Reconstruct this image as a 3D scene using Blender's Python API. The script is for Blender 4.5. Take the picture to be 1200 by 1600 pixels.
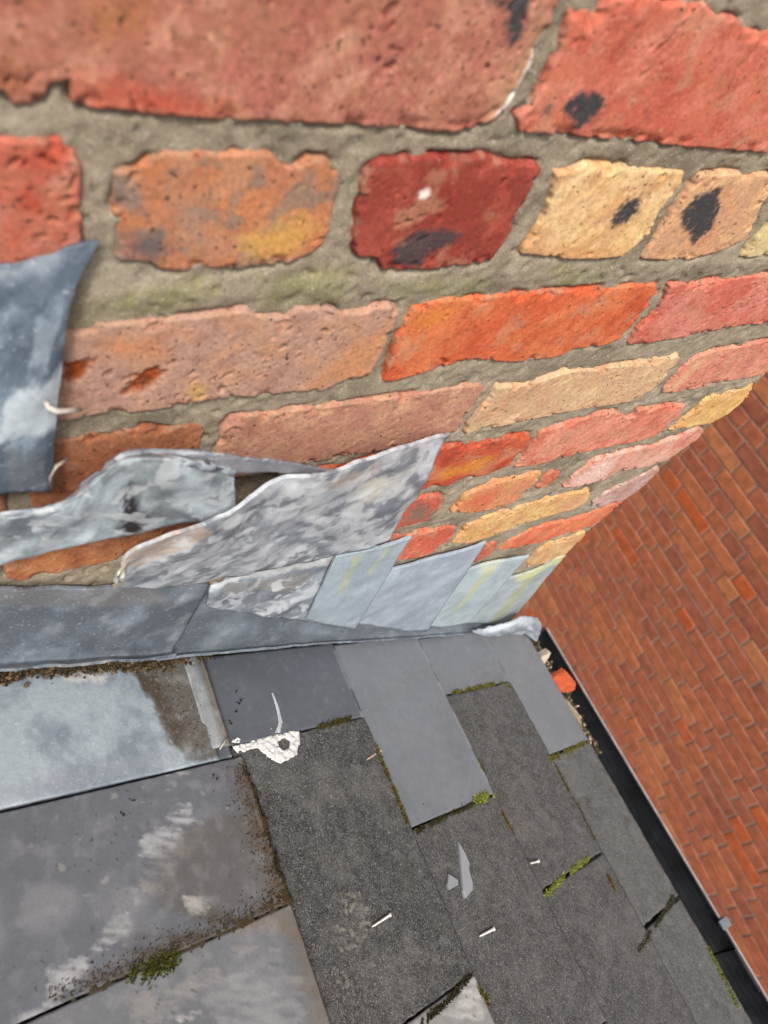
import bpy, math, random
import numpy as np
from mathutils import Matrix, Vector

# ------------------------------------------------------------------ camera, sky, sun, exposure
scene = bpy.context.scene
for o in list(bpy.data.objects):
    bpy.data.objects.remove(o)
COL = scene.collection
scene.render.resolution_x, scene.render.resolution_y = 768, 1024
cam_data = bpy.data.cameras.new('camera')
cam = bpy.data.objects.new('camera', cam_data)
COL.objects.link(cam)
right, down, fwd = (Vector(v) for v in ((0.87208, -0.41037, 0.26793), (-0.19361, -0.79125, -0.58017), (0.44978, 0.45365, -0.76891)))
m = Matrix.Identity(4)
for i in range(3):
    m[i][0], m[i][1], m[i][2] = right[i], -down[i], -fwd[i]
m[0][3], m[1][3], m[2][3] = 0.0, -0.287, 0.0
cam.matrix_world = m
cam_data.sensor_fit = 'VERTICAL'
cam_data.sensor_height = 9.8
cam_data.lens = 1073.3 / 1600 * 9.8
cam_data.clip_start, cam_data.clip_end = 0.01, 200
cam_data.dof.use_dof = True
cam_data.dof.focus_distance = 0.64
cam_data.dof.aperture_fstop = 1.7
scene.camera = cam

world = bpy.data.worlds.new('World')
scene.world = world
world.use_nodes = True
wn = world.node_tree
bg = wn.nodes['Background']
sky = wn.nodes.new('ShaderNodeTexSky')
sky.sky_type = 'NISHITA'
sky.sun_disc = False
SUN_DIR = Vector((-0.24, -0.50, 0.80)).normalized()
sky.sun_elevation = math.asin(SUN_DIR.z)
sky.sun_rotation = math.atan2(SUN_DIR.x, SUN_DIR.y)
sky.air_density, sky.dust_density, sky.ozone_density = 1.0, 6.0, 1.0
hs = wn.nodes.new('ShaderNodeHueSaturation')       # thin overcast: the blue is mostly washed out
hs.inputs['Saturation'].default_value = 0.4
wn.links.new(sky.outputs[0], hs.inputs['Color'])
wn.links.new(hs.outputs[0], bg.inputs[0])
bg.inputs[1].default_value = 0.135
sun_data = bpy.data.lights.new('sun', 'SUN')
sun_data.energy = 2.1
sun_data.angle = math.radians(9)
sun_data.color = (1.0, 0.95, 0.88)
sun = bpy.data.objects.new('sun', sun_data)
sun.rotation_euler = SUN_DIR.to_track_quat('Z', 'Y').to_euler()
COL.objects.link(sun)
scene.view_settings.view_transform = 'Standard'
scene.view_settings.look = 'None'
scene.view_settings.exposure = 0.62
scene.view_settings.gamma = 1.0

# ------------------------------------------------------------------ measured outlines (mm, wall plane x/z, roof plane u/v, or x/y/z)
BRICKS={"c1a":[[5.9,-139.0],[20.8,-139.4],[23.3,-143.6],[28.1,-144.0],[33.6,-141.3],[37.0,-135.0],[43.6,-133.8],[44.1,-141.7],[56.0,-143.3],[71.9,-144.2],[97.9,-144.4],[116.5,-144.1],[156.8,-143.4],[184.8,-143.0],[208.9,-143.8],[223.5,-142.4],[240.4,-136.4],[246.5,-127.0],[249.9,-109.1],[250.2,-102.7],[252.7,-87.4],[251.8,-81.7],[252.0,-67.4],[158.7,-77.3],[86.0,-85.9],[11.2,-100.9]],"c1b":[[257.6,-140.2],[252.2,-132.5],[259.4,-126.1],[260.7,-113.9],[261.4,-101.6],[258.3,-86.0],[260.4,-83.2],[268.8,-84.0],[275.0,-85.9],[277.2,-80.4],[280.4,-77.4],[307.5,-74.1],[314.1,-76.7],[324.1,-74.2],[338.5,-73.0],[353.4,-76.8],[366.5,-76.2],[380.6,-79.7],[395.2,-78.1],[468.9,-74.4],[535.0,-144.3],[467.7,-142.6],[424.9,-143.1],[385.4,-142.8],[348.0,-141.9],[313.6,-141.0],[282.7,-140.9]],"c2a":[[2.7,-155.9],[17.4,-155.9],[28.4,-155.1],[38.0,-155.9],[43.2,-160.2],[45.9,-166.2],[44.0,-196.5],[43.6,-211.2],[24.1,-214.8],[-10.5,-214.9]],"c2b":[[58.3,-168.6],[66.8,-166.6],[73.8,-160.8],[79.1,-157.9],[85.2,-158.5],[99.0,-158.5],[117.3,-157.1],[126.6,-158.8],[132.1,-162.5],[140.7,-162.8],[144.1,-159.0],[153.1,-159.6],[161.7,-163.7],[163.8,-172.1],[162.2,-180.3],[163.6,-195.6],[162.8,-203.0],[156.8,-209.4],[143.5,-216.0],[131.1,-216.3],[116.0,-218.8],[99.3,-216.2],[88.3,-219.5],[78.9,-217.2],[72.9,-212.3],[59.8,-211.8],[56.5,-207.6],[57.2,-186.0]],"c2c":[[175.0,-165.3],[178.8,-160.0],[195.0,-156.5],[213.2,-154.8],[233.0,-155.0],[243.4,-153.6],[260.9,-157.1],[279.9,-156.8],[285.3,-159.9],[284.0,-169.8],[283.8,-183.1],[284.1,-199.0],[277.3,-219.7],[247.4,-222.2],[225.3,-223.5],[203.4,-222.6],[196.9,-214.7],[192.3,-212.9],[183.0,-212.6],[178.7,-203.4],[176.6,-180.1],[174.5,-169.9]],"c2d":[[296.2,-160.7],[317.1,-155.5],[345.7,-156.1],[373.9,-157.2],[399.7,-156.8],[404.9,-166.1],[399.1,-184.0],[404.6,-198.1],[389.7,-218.7],[363.8,-220.4],[334.0,-218.4],[299.3,-213.5],[298.9,-208.1],[302.9,-188.5]],"c2e":[[415.9,-159.3],[439.7,-157.8],[483.5,-156.6],[497.5,-159.4],[502.6,-170.3],[503.7,-181.1],[511.1,-193.9],[514.2,-207.4],[493.5,-217.4],[469.3,-223.4],[442.0,-224.1],[412.6,-221.5],[412.5,-211.7],[413.6,-184.4],[415.8,-163.2]],"c2f":[[526.2,-224.7],[524.9,-211.0],[525.7,-194.0],[521.8,-161.2],[583.4,-162.3],[612.3,-223.2],[558.8,-223.4]],"c3a":[[17.8,-252.1],[31.7,-250.3],[45.0,-250.4],[46.7,-246.5],[77.9,-246.4],[111.7,-244.9],[122.2,-243.6],[129.8,-246.4],[148.2,-250.1],[155.1,-245.2],[168.1,-244.9],[182.7,-249.7],[200.1,-250.5],[205.4,-247.6],[220.4,-248.7],[223.2,-252.8],[224.0,-264.0],[222.1,-283.4],[219.4,-301.7],[216.5,-309.0],[197.1,-308.4],[186.3,-314.4],[160.0,-312.0],[138.5,-312.4],[124.5,-310.1],[104.5,-310.6],[91.5,-312.7],[72.8,-313.7],[49.2,-311.4],[23.2,-313.2],[10.9,-312.9]],"c3b":[[234.6,-249.8],[241.8,-247.3],[257.3,-246.4],[287.3,-245.9],[307.9,-244.7],[346.0,-245.4],[386.0,-245.6],[447.0,-243.9],[455.2,-253.8],[454.2,-276.7],[447.3,-299.1],[433.8,-304.4],[401.5,-304.1],[391.9,-310.4],[363.7,-311.5],[342.1,-310.1],[322.6,-307.5],[304.2,-302.1],[281.7,-306.0],[261.7,-310.6],[240.6,-315.0],[231.4,-313.6],[230.8,-295.7],[229.6,-276.6],[230.5,-261.0]],"c3c":[[463.4,-246.6],[472.8,-244.1],[502.5,-246.3],[517.6,-243.4],[552.4,-242.6],[578.3,-240.7],[699.5,-239.2],[722.4,-300.0],[645.5,-300.4],[611.4,-298.1],[568.9,-300.8],[542.6,-304.0],[502.9,-305.7],[471.7,-308.7],[462.8,-304.9],[463.1,-287.9],[465.9,-266.9]],"c4a":[[7.5,-331.4],[21.6,-330.7],[36.5,-328.5],[55.7,-329.2],[70.6,-327.2],[84.4,-334.1],[92.2,-331.0],[106.0,-333.9],[108.4,-338.0],[104.9,-362.6],[102.4,-394.7],[51.1,-395.2],[0.2,-394.9]],"c4b":[[118.3,-341.3],[123.6,-330.2],[147.3,-329.9],[171.1,-331.2],[186.6,-330.9],[216.0,-330.4],[242.3,-331.7],[269.2,-331.0],[291.5,-329.9],[323.4,-330.8],[328.5,-335.0],[325.9,-363.5],[322.2,-386.0],[317.0,-392.1],[279.5,-392.5],[232.9,-393.2],[187.9,-393.5],[149.1,-393.7],[118.2,-393.4],[117.3,-365.0]],"c4c":[[340.7,-335.5],[355.5,-335.7],[369.8,-337.9],[387.9,-334.2],[407.7,-329.1],[451.9,-330.1],[496.2,-329.9],[543.3,-326.6],[548.5,-329.6],[551.0,-355.7],[542.1,-373.8],[527.0,-383.4],[481.9,-384.2],[429.7,-383.9],[394.5,-387.0],[382.3,-387.1],[359.9,-388.2],[334.1,-391.0],[331.9,-376.9],[337.4,-355.2]],"c4d":[[574.0,-334.3],[592.2,-328.5],[628.6,-327.1],[671.7,-323.6],[734.6,-320.9],[748.3,-376.6],[731.9,-377.1],[697.3,-378.7],[646.6,-380.5],[615.0,-382.8],[583.7,-383.2],[564.5,-379.2],[563.9,-363.5],[567.5,-344.0]],"c5a":[[202.2,-403.4],[258.5,-401.9],[326.1,-403.2],[356.9,-406.9],[392.3,-406.1],[416.0,-408.6],[421.9,-423.5],[415.3,-450.2],[405.8,-454.6],[386.4,-462.2],[363.3,-460.7],[347.2,-466.0],[318.5,-461.5],[252.5,-466.1],[181.1,-468.4]],"c5b":[[424.4,-406.0],[452.9,-401.3],[485.2,-396.1],[512.3,-395.0],[539.8,-408.4],[548.8,-408.2],[547.7,-398.8],[582.3,-400.4],[622.9,-405.7],[629.1,-420.6],[626.5,-436.2],[614.5,-454.6],[583.8,-457.3],[531.4,-455.7],[488.8,-458.7],[448.1,-461.7],[421.0,-456.6],[424.5,-438.1],[426.1,-417.1]],"c5c":[[637.1,-451.0],[643.2,-436.5],[651.1,-417.7],[657.5,-399.2],[683.1,-400.5],[711.5,-396.3],[726.7,-392.8],[736.5,-412.4],[730.4,-439.6],[709.3,-452.9],[677.3,-450.8],[663.3,-454.3]],"c6a":[[281.1,-475.3],[322.3,-475.4],[343.4,-479.9],[353.3,-488.1],[353.7,-504.1],[345.1,-521.0],[335.7,-522.2],[312.7,-526.3],[267.1,-520.4],[238.3,-511.5]],"c6b":[[375.3,-497.1],[377.2,-489.2],[405.6,-474.7],[430.0,-478.4],[461.2,-474.4],[468.7,-478.5],[470.6,-498.5],[464.5,-519.3],[446.1,-531.0],[414.0,-529.7],[400.6,-527.6],[371.4,-515.5],[375.6,-506.9]],"c6c":[[476.5,-505.8],[478.0,-488.6],[486.9,-481.3],[499.3,-485.7],[503.1,-497.8],[496.5,-509.4],[482.8,-512.2]],"c6d":[[525.0,-521.2],[526.8,-498.7],[540.5,-476.9],[581.9,-472.9],[621.9,-472.5],[653.4,-467.5],[690.9,-453.5],[708.4,-463.8],[712.8,-480.7],[701.1,-496.7],[684.8,-513.2],[659.3,-518.9],[605.7,-513.1],[589.0,-524.1],[558.0,-527.3]],"c7a":[[403.6,-588.9],[408.5,-570.2],[408.2,-553.9],[423.2,-549.5],[449.8,-541.7],[485.5,-541.4],[530.1,-537.1],[556.6,-540.3],[580.2,-542.4],[595.0,-567.5],[579.9,-581.2],[545.0,-582.8],[501.3,-587.5],[467.3,-595.0],[433.3,-600.7]],"c7b":[[604.1,-573.0],[620.7,-558.4],[644.2,-546.0],[683.5,-525.2],[693.2,-534.0],[686.6,-571.5],[668.7,-593.5],[640.8,-594.3],[613.5,-586.8]],"c8a":[[334.6,-542.4],[338.5,-540.4],[357.2,-545.0],[380.8,-544.1],[392.2,-551.8],[394.6,-567.5],[388.9,-584.4],[376.0,-598.8],[359.2,-598.4],[334.2,-591.7],[283.9,-582.7],[287.1,-541.6]],"c8b":[[493.1,-637.4],[496.0,-619.8],[521.0,-605.5],[557.3,-603.5],[601.1,-609.0],[637.4,-597.4],[674.9,-594.1],[669.9,-611.0],[661.0,-634.4],[648.3,-646.5],[625.9,-647.4],[611.7,-648.1],[571.9,-649.5],[531.1,-648.4]],"c9a":[[463.6,-657.6],[462.3,-613.5],[475.6,-611.9],[483.8,-620.7],[481.0,-642.6],[467.8,-651.9]],"c9b":[[570.4,-701.1],[575.1,-674.0],[584.8,-662.3],[631.2,-655.5],[647.4,-653.8],[658.1,-675.2],[650.3,-685.0],[645.2,-714.6],[612.7,-719.4],[583.4,-718.5]],"l6":[[-21,-404],[60,-402],[118,-405],[124,-420],[121,-440],[132,-455],[128,-467],[100,-470],[40,-471],[-15,-472],[-23,-464]]}
PATCH={"c1a":[[[[211.6,-86.6],[234.0,-82.7],[238.1,-93.4],[234.6,-104.2],[226.8,-99.8],[223.6,-90.0]],"K",1],[[[239.7,-137.4],[246.0,-126.1],[250.2,-101.3],[251.2,-86.8],[244.1,-87.6],[241.8,-103.5],[239.2,-120.7],[234.4,-134.5]],[190,152,115],0.8],[[[240.9,-135.7],[247.2,-128.5],[251.0,-111.0],[250.5,-101.3],[248.3,-100.2],[248.0,-110.7],[244.2,-126.5],[240.0,-133.9]],[245,240,230],1],[[[44.7,-133.7],[61.7,-132.3],[78.5,-135.7],[107.6,-139.9],[97.0,-143.9],[71.2,-143.5],[44.9,-140.5]],[200,78,50],0.8],[[[49.8,-106.5],[73.3,-103.6],[68.8,-116.3],[53.3,-117.9]],[180,122,72],0.7],[[[22.7,-119.2],[26.3,-120.8],[28.1,-130.8],[26.2,-137.4],[21.0,-137.8]],[140,75,40],0.8]],"c1b":[[[[278.9,-125.3],[284.6,-117.1],[297.2,-116.1],[306.9,-123.4],[304.6,-130.1],[295.6,-137.5],[290.7,-133.3],[281.9,-131.6]],"K",1],[[[264.6,-126.3],[270.6,-124.3],[273.0,-129.9],[267.6,-130.9]],"K",0.7]],"c2b":[[[[58.2,-171.9],[69.9,-179.0],[68.5,-185.1],[59.2,-182.1]],[118,112,112],0.9],[[[58.7,-197.7],[79.9,-194.7],[81.8,-208.3],[71.4,-212.2],[59.8,-211.1]],[92,92,97],0.9],[[[82.3,-175.8],[99.9,-181.8],[98.5,-205.3],[85.8,-194.7]],[165,140,125],0.7],[[[117.0,-198.6],[145.5,-188.3],[157.5,-195.5],[142.5,-210.2],[121.9,-211.4]],[222,172,85],0.8]],"c2c":[[[[203.0,-207.9],[212.0,-198.1],[227.4,-194.3],[251.1,-198.6],[241.1,-206.7],[230.2,-212.8],[226.7,-221.4],[208.4,-218.5]],"K",0.9],[[[209.4,-173.7],[213.9,-171.8],[217.7,-174.6],[215.1,-178.3],[211.1,-177.3]],[245,225,215],1]],"c2d":[[[[358.6,-190.8],[358.5,-180.6],[367.0,-173.2],[376.0,-175.2],[378.3,-184.0],[373.6,-193.1],[363.3,-194.9]],"K",1],[[[301.4,-212.7],[329.3,-206.4],[372.8,-212.2],[348.3,-218.8]],[200,128,75],0.7]],"c2e":[[[[421.7,-188.6],[423.0,-172.4],[443.8,-165.2],[457.8,-181.4],[464.5,-198.8],[456.1,-210.6],[437.0,-198.5]],"K",1]],"c3a":[[[[28.6,-268.8],[43.9,-269.9],[41.9,-277.3],[32.0,-283.7],[27.7,-279.8]],"R",1],[[[57.7,-296.4],[66.4,-283.0],[76.7,-278.7],[81.4,-285.1],[73.4,-293.9],[61.1,-298.0]],"R",1],[[[173.5,-312.4],[185.8,-286.1],[208.1,-267.6],[219.0,-258.5],[217.0,-307.3],[190.9,-308.1]],[208,142,95],0.8],[[[97.2,-297.6],[104.7,-296.1],[103.8,-312.1],[97.0,-308.2]],[222,178,95],0.8],[[[46.2,-255.9],[81.4,-257.4],[78.4,-272.8],[51.9,-269.5]],[208,128,75],0.6]],"c3b":[[[[242.3,-257.9],[254.4,-251.2],[266.7,-251.1],[259.7,-264.6],[243.8,-268.4]],[222,138,55],0.8]],"c4d":[[[[569.4,-377.3],[581.3,-339.2],[593.5,-332.7],[587.4,-360.9],[585.5,-379.9]],[228,195,145],0.8]],"c5a":[[[[328.5,-437.0],[375.3,-430.7],[386.3,-430.7],[376.9,-449.9],[326.9,-450.5]],[220,145,58],0.9]],"c6a":[[[[315.8,-496.9],[321.6,-483.3],[334.4,-492.5],[339.9,-507.1],[353.0,-498.5],[347.3,-512.9],[337.7,-517.3],[318.0,-513.7]],[120,112,98],1]],"c6b":[[[[375.1,-505.7],[395.8,-490.6],[422.6,-487.9],[419.2,-514.2],[409.1,-528.1]],[218,108,78],0.8]],"c6d":[[[[529.4,-513.2],[548.4,-484.4],[583.3,-478.8],[586.2,-517.3],[551.9,-525.5]],[235,203,188],0.9],[[[627.1,-516.4],[667.0,-479.5],[678.3,-505.5],[643.8,-517.2]],[235,188,168],0.8]],"c7a":[[[[538.2,-558.4],[573.2,-550.4],[591.2,-565.0],[560.8,-578.8]],[212,158,128],0.8]]}
MPATCH=[[[31.9,-248.3],[62.3,-227.4],[102.8,-220.1],[110.5,-232.3],[74.7,-246.1]],[[201.8,-231.3],[284.1,-228.4],[287.3,-245.9],[228.1,-244.4]],[[484.9,-243.6],[517.1,-245.2],[515.1,-251.3],[490.7,-249.9]],[[330.1,-225.6],[388.4,-225.3],[387.4,-241.3],[345.4,-241.7]],[[126.5,-221.2],[186.7,-221.9],[183.6,-241.4],[136.7,-242.5]]]
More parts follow.
